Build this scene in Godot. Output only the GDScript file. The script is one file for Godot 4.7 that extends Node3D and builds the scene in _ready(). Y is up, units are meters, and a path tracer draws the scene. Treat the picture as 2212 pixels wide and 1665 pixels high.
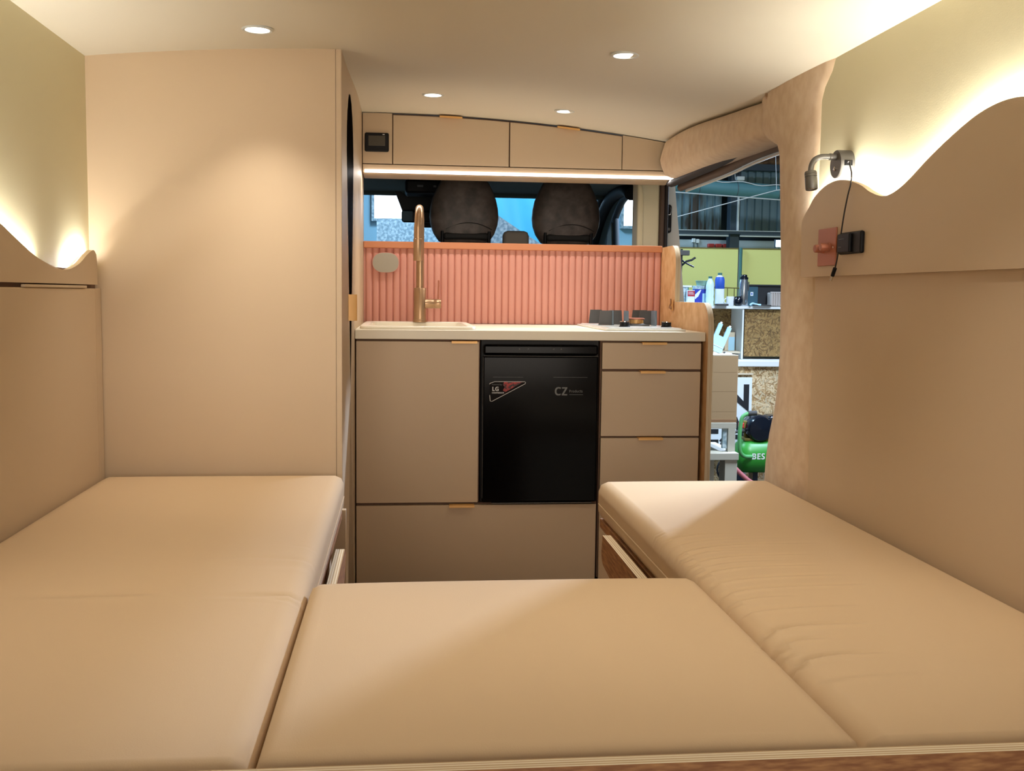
extends Node3D
# Camper van interior seen from the rear doors: beds, tall cabinet, kitchen, cab, and the workshop outside.
# Metres; van floor is y = 0, workshop ground y = -0.6, the van points towards -z.

class MB:
	var P := PackedVector3Array()
	var N := PackedVector3Array()
	var T := Transform3D()

	func tri(a: Vector3, b: Vector3, c: Vector3, na: Vector3, nb: Vector3, nc: Vector3) -> void:
		var g := (b - a).cross(c - a)
		if g.length_squared() < 1e-18:
			return
		var B := T.basis
		if g.dot(na + nb + nc) > 0.0:
			P.append_array([T * a, T * c, T * b])
			N.append_array([(B * na).normalized(), (B * nc).normalized(), (B * nb).normalized()])
		else:
			P.append_array([T * a, T * b, T * c])
			N.append_array([(B * na).normalized(), (B * nb).normalized(), (B * nc).normalized()])

	func quad(a: Vector3, b: Vector3, c: Vector3, d: Vector3, na: Vector3, nb: Vector3, nc: Vector3, nd: Vector3) -> void:
		tri(a, b, c, na, nb, nc)
		tri(a, c, d, na, nc, nd)

	# box with rounded edges; xs, ys, zs may hold extra cuts
	func rbox(lo: Vector3, hi: Vector3, r: float, cuts := Vector3i.ZERO) -> MB:
		var c := (lo + hi) / 2.0
		var h := (hi - lo) / 2.0
		r = minf(r, minf(h.x, minf(h.y, h.z)) * 0.98)
		var ax := []
		for k in 3:
			var l := [-h[k]]
			var n: int = cuts[k]
			for i in n + 2:
				l.append(lerpf(-h[k] + r, h[k] - r, float(i) / (n + 1)))
			l.append(h[k])
			ax.append(l)
		var core := h - Vector3(r, r, r)
		for f in 3:
			var u := (f + 1) % 3
			var w := (f + 2) % 3
			for s in [-1.0, 1.0]:
				var pts := []
				var nrm := []
				for i in ax[u].size():
					for j in ax[w].size():
						var p := Vector3.ZERO
						p[f] = s * h[f]
						p[u] = ax[u][i]
						p[w] = ax[w][j]
						var q := p.clamp(-core, core)
						var d := (p - q).normalized()
						pts.append(c + q + d * r)
						nrm.append(d)
				var m: int = ax[w].size()
				for i in ax[u].size() - 1:
					for j in m - 1:
						var k: int = i * m + j
						quad(pts[k], pts[k + m], pts[k + m + 1], pts[k + 1], nrm[k], nrm[k + m], nrm[k + m + 1], nrm[k + 1])
		return self

	func box(x0: float, x1: float, y0: float, y1: float, z0: float, z1: float, r := 0.0015) -> MB:
		return rbox(Vector3(minf(x0, x1), minf(y0, y1), minf(z0, z1)), Vector3(maxf(x0, x1), maxf(y0, y1), maxf(z0, z1)), r)

	static func at(plane: String, p: Vector2, d: float) -> Vector3:
		match plane:
			"xy": return Vector3(p.x, p.y, d)
			"zy": return Vector3(d, p.y, p.x)
		return Vector3(p.x, d, p.y)

	# extruded outline; the rim goes to the other builder when one is given
	func prism(poly: PackedVector2Array, d0: float, d1: float, plane := "xy", rim: MB = null, smooth := 0.6) -> MB:
		var side: MB = rim if rim else self
		side.T = T
		var n := poly.size()
		var up := (at(plane, Vector2.ZERO, 1.0) - at(plane, Vector2.ZERO, 0.0)) * signf(d1 - d0)
		var ids := Geometry2D.triangulate_polygon(poly)
		for i in range(0, ids.size(), 3):
			for e in [[d0, -up], [d1, up]]:
				tri(at(plane, poly[ids[i]], e[0]), at(plane, poly[ids[i + 1]], e[0]), at(plane, poly[ids[i + 2]], e[0]), e[1], e[1], e[1])
		var area := 0.0
		for i in n:
			area += poly[i].cross(poly[(i + 1) % n])
		var fn := []
		for i in n:
			var e := (poly[(i + 1) % n] - poly[i]).normalized()
			fn.append(Vector2(e.y, -e.x) * signf(area))
		for i in n:
			var j := (i + 1) % n
			var na: Vector2 = fn[i]
			var nb: Vector2 = fn[i]
			if fn[i].dot(fn[(i + n - 1) % n]) > smooth: na = (fn[i] + fn[(i + n - 1) % n]).normalized()
			if fn[i].dot(fn[j]) > smooth: nb = (fn[i] + fn[j]).normalized()
			var a3 := at(plane, na, 0.0)
			var b3 := at(plane, nb, 0.0)
			side.quad(at(plane, poly[i], d0), at(plane, poly[j], d0), at(plane, poly[j], d1), at(plane, poly[i], d1), a3, b3, b3, a3)
		return self

	# outline spun round the y axis of T; points are (radius, height)
	func lathe(prof: Array, seg := 24) -> MB:
		var n := prof.size()
		var fn := []
		for i in n - 1:
			var e: Vector2 = (prof[i + 1] - prof[i]).normalized()
			fn.append(Vector2(e.y, -e.x))
		for i in n - 1:
			var na: Vector2 = fn[i]
			var nb: Vector2 = fn[i]
			if i > 0 and fn[i].dot(fn[i - 1]) > 0.7: na = (fn[i] + fn[i - 1]).normalized()
			if i < n - 2 and fn[i].dot(fn[i + 1]) > 0.7: nb = (fn[i] + fn[i + 1]).normalized()
			for k in seg:
				var a := TAU * k / seg
				var b := TAU * (k + 1) / seg
				var ca := Vector3(cos(a), 0, sin(a))
				var cb := Vector3(cos(b), 0, sin(b))
				var y := Vector3.UP
				quad(ca * prof[i].x + y * prof[i].y, cb * prof[i].x + y * prof[i].y, cb * prof[i + 1].x + y * prof[i + 1].y, ca * prof[i + 1].x + y * prof[i + 1].y,
					ca * na.x + y * na.y, cb * na.x + y * na.y, cb * nb.x + y * nb.y, ca * nb.x + y * nb.y)
		return self

	func tube(path: Array, r: float, seg := 8, flat := 1.0) -> MB:
		var n := path.size()
		var rings := []
		var nrms := []
		var side := Vector3.ZERO
		for i in n:
			var t: Vector3 = (path[mini(i + 1, n - 1)] - path[maxi(i - 1, 0)]).normalized()
			if i == 0:
				side = t.cross(Vector3.UP if absf(t.y) < 0.9 else Vector3.RIGHT).normalized()
			else:
				side = (side - t * side.dot(t)).normalized()
			var up := t.cross(side)
			var ring := []
			var nr := []
			for k in seg:
				var a := TAU * k / seg
				var d := side * cos(a) + up * sin(a) * flat
				ring.append(path[i] + d * r)
				nr.append((side * cos(a) + up * sin(a) / maxf(flat, 0.05)).normalized())
			rings.append(ring)
			nrms.append(nr)
		for i in n - 1:
			for k in seg:
				var j := (k + 1) % seg
				quad(rings[i][k], rings[i][j], rings[i + 1][j], rings[i + 1][k], nrms[i][k], nrms[i][j], nrms[i + 1][j], nrms[i + 1][k])
		for e in [[0, 1], [n - 1, n - 2]]:
			var d: Vector3 = (path[e[0]] - path[e[1]]).normalized()
			for k in seg:
				tri(path[e[0]], rings[e[0]][k], rings[e[0]][(k + 1) % seg], d, d, d)
		return self

	# skin over rows of points; normals are averaged, out points away from the inside
	func loft(rows: Array, around := false, flip := false) -> MB:
		var m: int = rows[0].size()
		var n := rows.size()
		var nn := []
		for i in n:
			for j in m:
				var a: Vector3 = rows[mini(i + 1, n - 1)][j] - rows[maxi(i - 1, 0)][j]
				var jn := (j + 1) % m if around else mini(j + 1, m - 1)
				var jp := (j + m - 1) % m if around else maxi(j - 1, 0)
				var b: Vector3 = rows[i][jn] - rows[i][jp]
				var g := a.cross(b).normalized()
				nn.append(-g if flip else g)
		for i in n - 1:
			for j in (m if around else m - 1):
				var k := (j + 1) % m
				quad(rows[i][j], rows[i][k], rows[i + 1][k], rows[i + 1][j], nn[i * m + j], nn[i * m + k], nn[(i + 1) * m + k], nn[(i + 1) * m + j])
		return self

	func weld(cell := 0.0004) -> MB:
		var sum := {}
		var keys := []
		for i in P.size():
			keys.append(Vector3i((P[i] / cell).round()))
		for i in range(0, P.size(), 3):
			var g := (P[i + 2] - P[i]).cross(P[i + 1] - P[i])
			for k in 3:
				sum[keys[i + k]] = sum.get(keys[i + k], Vector3.ZERO) + g
		for i in P.size():
			N[i] = sum[keys[i]].normalized()
		return self

	func mesh() -> ArrayMesh:
		var a := []
		a.resize(Mesh.ARRAY_MAX)
		a[Mesh.ARRAY_VERTEX] = P
		a[Mesh.ARRAY_NORMAL] = N
		var m := ArrayMesh.new()
		m.add_surface_from_arrays(Mesh.PRIMITIVE_TRIANGLES, a)
		return m


var M := {}
var taken := {}


func V(x: float, y: float, z: float) -> Vector3:
	return Vector3(x, y, z)


func mb(t := Transform3D()) -> MB:
	var b := MB.new()
	b.T = t
	return b


func poly(a: Array) -> PackedVector2Array:
	var p := PackedVector2Array()
	for i in range(0, a.size(), 2):
		p.append(Vector2(a[i], a[i + 1]))
	return p


func numbered(called: String) -> String:
	var k: int = taken.get(called, 0)
	taken[called] = k + 1
	return called if k == 0 else "%s_%03d" % [called, k]


func put(b, called: String, m: Material, parent: Node = null) -> MeshInstance3D:
	var o := MeshInstance3D.new()
	o.mesh = b.mesh() if b is MB else b
	o.material_override = m
	if parent:
		o.name = called
		parent.add_child(o, true)
	else:
		o.name = numbered(called)
		add_child(o)
	return o


func tag(o: Node, label: String, category: String, group := "") -> Node:
	o.set_meta("label", label)
	o.set_meta("category", category)
	if group:
		o.set_meta("group", group)
	return o


func thing(called: String, label: String, category: String, at := Vector3.ZERO, group := "") -> Node3D:
	var o := Node3D.new()
	o.name = numbered(called)
	add_child(o)
	o.position = at
	tag(o, label, category, group)
	return o


func fixed(called: String, label := "") -> Node3D:
	var o := Node3D.new()
	o.name = called
	add_child(o)
	o.set_meta("kind", "structure")
	if label:
		o.set_meta("label", label)
	return o


func setting(b: MB, called: String, m: Material, label := "") -> MeshInstance3D:
	var o := put(b, called, m)
	o.set_meta("kind", "structure")
	if label:
		o.set_meta("label", label)
	return o


func col(hex: String) -> Color:
	return Color.html(hex)


func mat(called: String, hex: String, rough := 0.6, metal := 0.0) -> StandardMaterial3D:
	var m := StandardMaterial3D.new()
	m.resource_name = called
	m.albedo_color = col(hex)
	m.roughness = rough
	m.metallic = metal
	M[called] = m
	return m


func noise(freq: float, seed_: int, octaves := 4, size := 256) -> NoiseTexture2D:
	var f := FastNoiseLite.new()
	f.noise_type = FastNoiseLite.TYPE_SIMPLEX_SMOOTH
	f.frequency = freq
	f.seed = seed_
	f.fractal_octaves = octaves
	var t := NoiseTexture2D.new()
	t.width = size
	t.height = size
	t.seamless = true
	t.noise = f
	return t


func ramp(t: NoiseTexture2D, cs: Array, at: Array) -> NoiseTexture2D:
	var g := Gradient.new()
	g.offsets = PackedFloat32Array(at)
	var c := PackedColorArray()
	for h in cs:
		c.append(col(h))
	g.colors = c
	t.color_ramp = g
	return t


func skin(m: StandardMaterial3D, t: Texture2D, scale: Vector3) -> void:
	m.albedo_texture = t
	m.albedo_color = Color.WHITE
	m.uv1_triplanar = true
	m.uv1_world_triplanar = true
	m.uv1_scale = scale


func grain(m: StandardMaterial3D, t: Texture2D, amount: float, scale: Vector3) -> void:
	m.heightmap_enabled = true
	m.heightmap_texture = t
	m.heightmap_scale = amount
	m.uv1_triplanar = true
	m.uv1_world_triplanar = true
	m.uv1_scale = scale


func glow(called: String, hex: String, energy: float) -> StandardMaterial3D:
	var m := mat(called, "ffffff", 0.5)
	m.emission_enabled = true
	m.emission = col(hex)
	m.emission_energy_multiplier = energy
	return m


func area(parent: Node, at: Vector3, towards: Vector3, sx: float, sy: float, energy: float, hex: String, along := Vector3.ZERO) -> AreaLight3D:
	var l := AreaLight3D.new()
	l.name = "light"
	var z := -towards.normalized()
	var x := along.normalized() if along != Vector3.ZERO else (Vector3.UP if absf(z.y) < 0.9 else Vector3.RIGHT).cross(z).normalized()
	x = (x - z * x.dot(z)).normalized()
	l.transform = Transform3D(Basis(x, z.cross(x), z), at)
	l.area_size = Vector2(sx, sy)
	l.area_normalize_energy = true
	l.light_energy = energy
	l.light_color = col(hex)
	l.shadow_enabled = true
	l.area_range = 30.0
	parent.add_child(l, true)
	return l


func catmull(pts: Array, n := 6) -> Array:
	var out := []
	for i in pts.size() - 1:
		var a: Variant = pts[maxi(i - 1, 0)]
		var b: Variant = pts[i]
		var c: Variant = pts[i + 1]
		var d: Variant = pts[mini(i + 2, pts.size() - 1)]
		for k in n:
			out.append(b.cubic_interpolate(c, a, d, float(k) / n))
	out.append(pts[-1])
	return out


func v2s(a: Array) -> Array:
	var o := []
	for i in range(0, a.size(), 2):
		o.append(Vector2(a[i], a[i + 1]))
	return o


func v3s(a: Array) -> Array:
	var o := []
	for i in range(0, a.size(), 3):
		o.append(Vector3(a[i], a[i + 1], a[i + 2]))
	return o


func arc(c: Vector2, r: float, a0: float, a1: float, n := 8) -> Array:
	var o := []
	for i in n + 1:
		var a := deg_to_rad(lerpf(a0, a1, float(i) / n))
		o.append(c + Vector2(cos(a), sin(a)) * r)
	return o


func roof_y(x: float, z: float) -> float:
	return 1.625 - 0.07 * (x + 0.05) * (x + 0.05) + 0.065 * smoothstep(2.75, 3.9, -z)


func along_y(at: Vector3, dir: Vector3) -> Transform3D:
	var y := dir.normalized()
	var x := (Vector3.RIGHT if absf(y.x) < 0.9 else Vector3.FORWARD)
	x = (x - y * x.dot(y)).normalized()
	return Transform3D(Basis(x, y, x.cross(y)), at)


func text(parent: Node, words: String, at: Vector3, height: float, m: Material, bold := true) -> MeshInstance3D:
	var f := SystemFont.new()
	f.font_names = PackedStringArray(["Droid Sans"])
	f.font_weight = 700 if bold else 400
	var t := TextMesh.new()
	t.font = f
	t.text = words
	t.font_size = 64
	t.pixel_size = height / 46.0
	t.depth = 0.0006
	t.horizontal_alignment = HORIZONTAL_ALIGNMENT_LEFT
	t.vertical_alignment = VERTICAL_ALIGNMENT_CENTER
	var o := MeshInstance3D.new()
	o.name = "lettering"
	o.mesh = t
	o.material_override = m
	parent.add_child(o, true)
	o.position = at
	return o


func _ready() -> void:
	var cam := Camera3D.new()
	cam.name = "camera"
	cam.fov = 40.609
	cam.near = 0.02
	cam.far = 100.0
	cam.position = Vector3(0, 1.0, 0)
	cam.rotation = Vector3(-0.0870, -0.1043, 0.0120)
	add_child(cam)
	cam.current = true

	var env := Environment.new()
	env.background_mode = Environment.BG_COLOR
	env.background_color = col("10161c")
	env.background_energy_multiplier = 1.0
	env.tonemap_mode = Environment.TONE_MAPPER_LINEAR
	env.tonemap_exposure = 0.92
	env.sdfgi_enabled = true
	env.ssao_enabled = true
	env.ssil_enabled = true
	var we := WorldEnvironment.new()
	we.name = "environment"
	we.environment = env
	add_child(we)

	materials()
	van_shell()
	door_surround()
	lamps()
	tall_cabinet()
	kitchen()
	upper_cabinet()
	beds()
	wall_fittings()
	cab()
	workshop()
	bench_things()


func materials() -> void:
	var fine := noise(0.35, 3, 3)
	var weave := noise(0.18, 5, 4)
	var soft := noise(0.02, 9, 4)
	var lam := mat("beige_laminate", "c9b293", 0.48)
	grain(lam, fine, 0.004, V(9, 9, 9))
	mat("carcass_board", "7d5f4c", 0.8)
	var cr := mat("cream_lining", "ddd5b2", 0.7)
	grain(cr, weave, 0.012, V(6, 6, 6))
	var ceil := mat("ceiling_lining", "d9d1bd", 0.65)
	grain(ceil, weave, 0.006, V(6, 6, 6))
	var fab := mat("tan_fabric", "cbae87", 0.85)
	fab.rim_enabled = true
	fab.rim = 0.25
	fab.rim_tint = 0.6
	grain(fab, weave, 0.010, V(8, 8, 8))
	mat("tan_piping", "d8bb93", 0.8)
	var vel := mat("velour", "c8a47c", 0.95)
	skin(vel, ramp(noise(0.03, 21, 5), ["cdb08c", "d4b996", "dac2a1"], [0.2, 0.5, 0.85]), V(2.2, 2.2, 2.2))
	vel.rim_enabled = true
	vel.rim = 0.4
	mat("worktop_white", "e6ddc6", 0.35)
	mat("ceramic", "eee6d3", 0.25)
	mat("hob_glass", "e9e6dc", 0.12)
	mat("salmon", "d09180", 0.55)
	mat("copper_rail", "c07a50", 0.45)
	mat("gold", "e6b36c", 0.4, 0.2)
	mat("brass_brushed", "ac8c6c", 0.32, 0.65)
	mat("copper", "ac6c54", 0.42, 0.35)
	mat("black_gloss", "040405", 0.16).metallic_specular = 0.22
	mat("black_matte", "121214", 0.6)
	mat("black_plastic", "111113", 0.45).metallic_specular = 0.3
	mat("screen", "4a4740", 0.15)
	mat("grey_metal", "5f5b55", 0.42, 0.3)
	mat("dark_grate", "4c4a49", 0.55)
	mat("lit_grate", "5d6b74", 0.5)  # side light on the pan supports put into a paler, bluer colour
	mat("chrome", "c8c8c8", 0.12, 1.0)
	mat("white_print", "d8d8d8", 0.6)
	mat("grey_print", "6d7070", 0.6)
	var red := mat("red_print", "a81d18", 0.5)
	red.albedo_texture = ramp(noise(0.02, 44, 3), ["2a0504", "8c1512", "b92a20"], [0.2, 0.5, 0.8])
	red.albedo_color = Color.WHITE
	red.uv1_triplanar = true
	red.uv1_scale = V(12, 12, 12)
	mat("sticker_black", "120c0b", 0.5).metallic_specular = 0.2
	mat("stone_grey", "a39b8a", 0.7)
	var ply := mat("plywood_face", "dcb383", 0.55)
	skin(ply, ramp(noise(0.03, 31, 4), ["c99a66", "d6aa78", "dfb989"], [0.2, 0.5, 0.85]), V(14, 1.6, 1.6))
	var brown := mat("plywood_brown", "a47748", 0.6)
	skin(brown, ramp(noise(0.03, 33, 4), ["86552f", "9d6c40", "b5834f"], [0.2, 0.5, 0.85]), V(3, 16, 1.6))
	var im := Image.create(64, 8, false, Image.FORMAT_RGB8)
	var tone := ["e3d2b0", "c9ac80", "eadcbd", "bd9c6f", "e6d6b4", "cdb189", "e9dabb", "c2a378"]
	for x in 64:
		for y in 8:
			im.set_pixel(x, y, col(tone[x / 8]))
	var edge := mat("plywood_edge", "ffffff", 0.6)
	skin(edge, ImageTexture.create_from_image(im), V(50, 50, 50))
	var im2 := Image.create(8, 64, false, Image.FORMAT_RGB8)
	for x in 64:
		for y in 8:
			im2.set_pixel(y, x, col(tone[x / 8]))
	var edge2 := mat("plywood_edge_long", "ffffff", 0.6)
	skin(edge2, ImageTexture.create_from_image(im2), V(50, 50, 50))
	mat("rubber", "231d1c", 0.75)
	mat("rubber_brown", "57463a", 0.8)
	mat("van_paint", "c9cbc4", 0.3)
	mat("grey_headliner", "4d5a55", 0.9)
	var leather := mat("black_leather", "3a332e", 0.5)
	leather.albedo_texture = ramp(noise(0.015, 61, 4), ["3d3630", "50463f", "655a51"], [0.2, 0.5, 0.85])
	leather.albedo_color = Color.WHITE
	leather.uv1_triplanar = true
	leather.uv1_world_triplanar = true
	leather.uv1_scale = V(3, 3, 3)
	mat("grey_cloth", "857e73", 0.85)
	mat("seat_dark", "16140f", 0.7)
	var gl := mat("windscreen_glass", "bfe4f2", 0.02)
	gl.transparency = BaseMaterial3D.TRANSPARENCY_ALPHA
	gl.albedo_color = Color(0.75, 0.92, 0.97, 0.12)
	glow("lamp_face", "fff6ea", 6.0)
	glow("led_face", "fff6e8", 5.0)
	glow("led_bar_face", "fff4ee", 3.2)
	glow("sky_pane", "e6f2ff", 2.6)
	glow("fill_gate_pane", "fff6ea", 0.9)  # glow of the added fill gate behind the camera
	glow("flood_face", "dff1ff", 9.0)
	# workshop
	mat("concrete", "6d6c68", 0.85)
	mat("corrugated", "6d8792", 0.55)
	mat("rusty_corrugated", "66726f", 0.7)
	skin(M["rusty_corrugated"], ramp(noise(0.012, 71, 4), ["4b4038", "5f6f72", "74909a"], [0.3, 0.5, 0.75]), V(1.2, 0.5, 1.2))
	mat("wall_paint", "a9b6ba", 0.8)
	mat("steel_dark", "2b3a46", 0.6)
	mat("steel_mid", "4a5a63", 0.6)
	mat("duct", "4f7f86", 0.5)
	mat("cable_white", "d5d9da", 0.5)
	mat("yellow_board", "dde088", 0.7)
	mat("roof_brown", "6b4a35", 0.95)
	skin(M["roof_brown"], ramp(noise(0.02, 73, 5), ["5a3f33", "94684d", "b98a68"], [0.25, 0.5, 0.8]), V(1.2, 1.2, 1.2))
	var osb := mat("osb_light", "cdb084", 0.75)
	skin(osb, osb_texture(11, ["d9c19a", "c5a577", "b08c5c", "e2cfab", "a88256"]), V(1.6, 1.6, 1.6))
	var osb2 := mat("osb_dark", "8a6a3c", 0.75)
	skin(osb2, osb_texture(12, ["8f7040", "7c5d31", "9d7d4b", "6b4f28", "a98a56"]), V(1.6, 1.6, 1.6))
	mat("shelf_white", "dfe4e4", 0.6)
	mat("cardboard", "a98c69", 0.85)
	mat("cardboard_crease", "b79a76", 0.85)
	mat("cardboard_light", "cdbfa6", 0.85)
	mat("grey_wood", "b6b3a6", 0.8)
	mat("old_wood", "8c6a4c", 0.8)
	mat("sign_white", "dfe8ee", 0.5)
	mat("sign_black", "14161d", 0.6)
	mat("compressor_green", "2d8a2c", 0.4)
	mat("handle_green", "5aa363", 0.45)
	mat("grip_grey", "3f3d3b", 0.7)
	mat("red_plastic", "c03a34", 0.45)
	mat("olive", "6f6427", 0.6)
	mat("hose_pink", "b0656a", 0.6)
	mat("bottle_clear", "cfe8ee", 0.15)
	mat("bottle_white", "dfeaf0", 0.3)
	mat("label_blue", "2c55b8", 0.5)
	mat("cap_green", "3c6e6b", 0.5)
	mat("thermos_steel", "c5cbd0", 0.22, 0.9)
	mat("mug_white", "e6edf2", 0.3)
	mat("mug_black", "10151f", 0.2)
	mat("crate_black", "161a20", 0.5)
	mat("crate_teal", "2b5364", 0.5)
	mat("basket", "b3aba6", 0.8)
	mat("box_blue", "2236a8", 0.5)
	mat("box_pale", "a9d4ea", 0.5)
	mat("box_red", "b02a3a", 0.5)
	mat("tub_green", "8fb3a0", 0.5)
	mat("pale_blue", "a9d3e6", 0.35)
	mat("tarp", "55bfe0", 0.6)
	mat("board_grey", "9fb4bd", 0.8)
	skin(M["board_grey"], ramp(noise(0.05, 77, 4), ["7f97a3", "9fb4bd", "c9d8de"], [0.25, 0.5, 0.85]), V(2, 2, 2))
	mat("sky_tinted_wall", "8fb9cc", 0.8)  # blue cast of the daylight put into the wall colour


func osb_texture(seed_: int, tones: Array) -> ImageTexture:
	var rng := RandomNumberGenerator.new()
	rng.seed = seed_
	var n := 384
	var im := Image.create(n, n, false, Image.FORMAT_RGB8)
	im.fill(col(tones[0]))
	for k in 1500:
		var c := Vector2(rng.randf() * n, rng.randf() * n)
		var a := rng.randf() * PI
		var d := Vector2(cos(a), sin(a))
		var l := rng.randf_range(8, 26)
		var w := rng.randf_range(1.5, 5.0)
		var t: Color = col(tones[rng.randi() % tones.size()])
		t = t.darkened(rng.randf() * 0.18)
		for i in range(-int(l), int(l)):
			for j in range(-int(w), int(w) + 1):
				var p := c + d * i * 0.7 + Vector2(-d.y, d.x) * j * 0.7
				im.set_pixel(posmod(int(p.x), n), posmod(int(p.y), n), t)
	return ImageTexture.create_from_image(im)


# ---------------------------------------------------------------- van shell

var wave_right: Array
var wave_left: Array


func van_shell() -> void:
	setting(mb().box(-0.86, 1.14, -0.05, 0.0, -6.6, -0.8), "floor", M["old_wood"], "wooden van floor between the benches")
	var under := []
	var over := []
	var x0 := -0.82
	var x1 := 1.09
	for i in 34:
		var z := lerpf(-0.8, -4.12, i / 33.0)
		var a := []
		var b := []
		for j in 25:
			var x := lerpf(x0, x1, j / 24.0)
			a.append(V(x, roof_y(x, z), z))
			b.append(V(x, roof_y(x, z) + 0.02, z))
		b.reverse()
		under.append(a + b)
	setting(mb().loft(under, true, true), "ceiling", M["ceiling_lining"], "smooth cream van ceiling with a gentle curve")
	# outer skin of the van: keeps the hall's light out
	var sk := fixed("wall_outer", "painted van body around the living space")
	put(mb().box(-0.95, 1.22, 1.74, 1.78, -6.0, -0.8), "roof_skin", M["van_paint"], sk)
	put(mb().box(-0.95, -0.91, -0.1, 1.76, -6.4, -0.8), "side_skin", M["van_paint"], sk)
	put(mb().box(1.12, 1.16, -0.1, 1.76, -2.68, -0.8), "side_skin", M["van_paint"], sk)
	put(mb().box(1.10, 1.14, 1.50, 1.76, -4.5, -2.6), "side_skin", M["van_paint"], sk)
	put(mb().box(-0.91, -0.85, -0.05, 1.74, -0.84, -0.8), "rear_frame", M["van_paint"], sk)
	put(mb().box(1.0, 1.12, -0.05, 1.74, -0.84, -0.8), "rear_frame", M["van_paint"], sk)
	put(mb().box(-0.91, 1.12, 1.64, 1.74, -0.84, -0.8), "rear_frame", M["van_paint"], sk)

	# left side
	var wl := fixed("wall_left", "cream upper wall with beige panelling below on the left")
	put(mb().box(-0.86, -0.80, 1.0, 1.62, -2.80, -0.8), "upper_lining", M["cream_lining"], wl)
	put(mb().box(-0.86, -0.788, 0.0, 1.05, -2.79, -0.8), "backing", M["carcass_board"], wl)
	var hatch := put(mb().rbox(V(-0.788, 0.36, -2.72), V(-0.770, 1.003, -0.86), 0.003), "hatch_panel", M["beige_laminate"], wl)
	put(mb().box(-0.775, -0.7665, 1.0035, 1.0095, -2.64, -2.22, 0.001), "finger_pull", M["beige_laminate"], hatch)
	put(mb().rbox(V(-0.788, 0.36, -2.775), V(-0.772, 1.003, -2.726), 0.002), "filler_strip", M["beige_laminate"], wl)
	wave_left = catmull(v2s([-0.86, 1.18, -1.1, 1.24, -1.4, 1.275, -1.7, 1.255, -1.95, 1.17, -2.107, 1.125, -2.201, 1.096, -2.306, 1.067, -2.422, 1.049, -2.503, 1.045, -2.59, 1.060, -2.665, 1.087, -2.712, 1.098, -2.736, 1.088]), 6)
	var pl := PackedVector2Array(wave_left)
	pl.append(Vector2(-2.742, 1.06))
	pl.append(Vector2(-2.742, 1.0125))
	pl.append(Vector2(-0.86, 1.0125))
	setting(mb().prism(pl, -0.782, -0.770, "zy"), "trim_1", M["beige_laminate"], "wave-topped beige panel on the left wall")

	# right side
	var wr := fixed("wall_right", "cream upper wall with beige panelling below on the right")
	put(mb().box(0.985, 1.05, 1.0, 1.62, -2.46, -0.8), "upper_lining", M["cream_lining"], wr)
	put(mb().rbox(V(0.965, 0.2, -2.385), V(1.02, 1.06, -0.86), 0.004), "lower_panel", M["beige_laminate"], wr)
	wave_right = catmull(v2s([-2.44, 1.188, -2.40, 1.212, -2.365, 1.235, -2.31, 1.253, -2.262, 1.259, -2.22, 1.2585, -2.17, 1.250, -2.118, 1.236, -2.073, 1.218, -2.019, 1.205, -1.97, 1.208, -1.915, 1.224, -1.831, 1.259, -1.753, 1.287, -1.681, 1.308, -1.614, 1.317, -1.548, 1.314, -1.45, 1.295, -1.3, 1.235, -1.1, 1.19, -0.86, 1.18]), 6)
	var pr := PackedVector2Array(wave_right)
	pr.append(Vector2(-0.86, 1.05))
	pr.append(Vector2(-2.43, 1.05))
	pr.append(Vector2(-2.436, 1.056))
	setting(mb().prism(pr, 0.950, 0.963, "zy"), "trim_2", M["beige_laminate"], "wave-topped beige panel on the right wall")


func seam_z(y: float) -> float:   # rear edge of the padded pillar
	return -2.385 - 0.045 * smoothstep(1.05, 1.25, y) + 0.075 * smoothstep(1.47, 1.55, y)


func gap_z(y: float) -> float:    # edge of the doorway along the pillar
	var k := [[0.0, -2.86], [0.494, -2.828], [0.562, -2.819], [0.63, -2.796], [0.70, -2.756], [0.766, -2.734], [0.867, -2.723], [1.054, -2.737], [1.241, -2.755], [1.373, -2.775], [1.405, -2.788], [1.43, -2.815], [1.448, -2.86], [1.456, -2.91]]
	for i in k.size() - 1:
		if y < k[i + 1][0]:
			return lerpf(k[i][1], k[i + 1][1], (y - k[i][0]) / (k[i + 1][0] - k[i][0]))
	return -2.91


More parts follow.
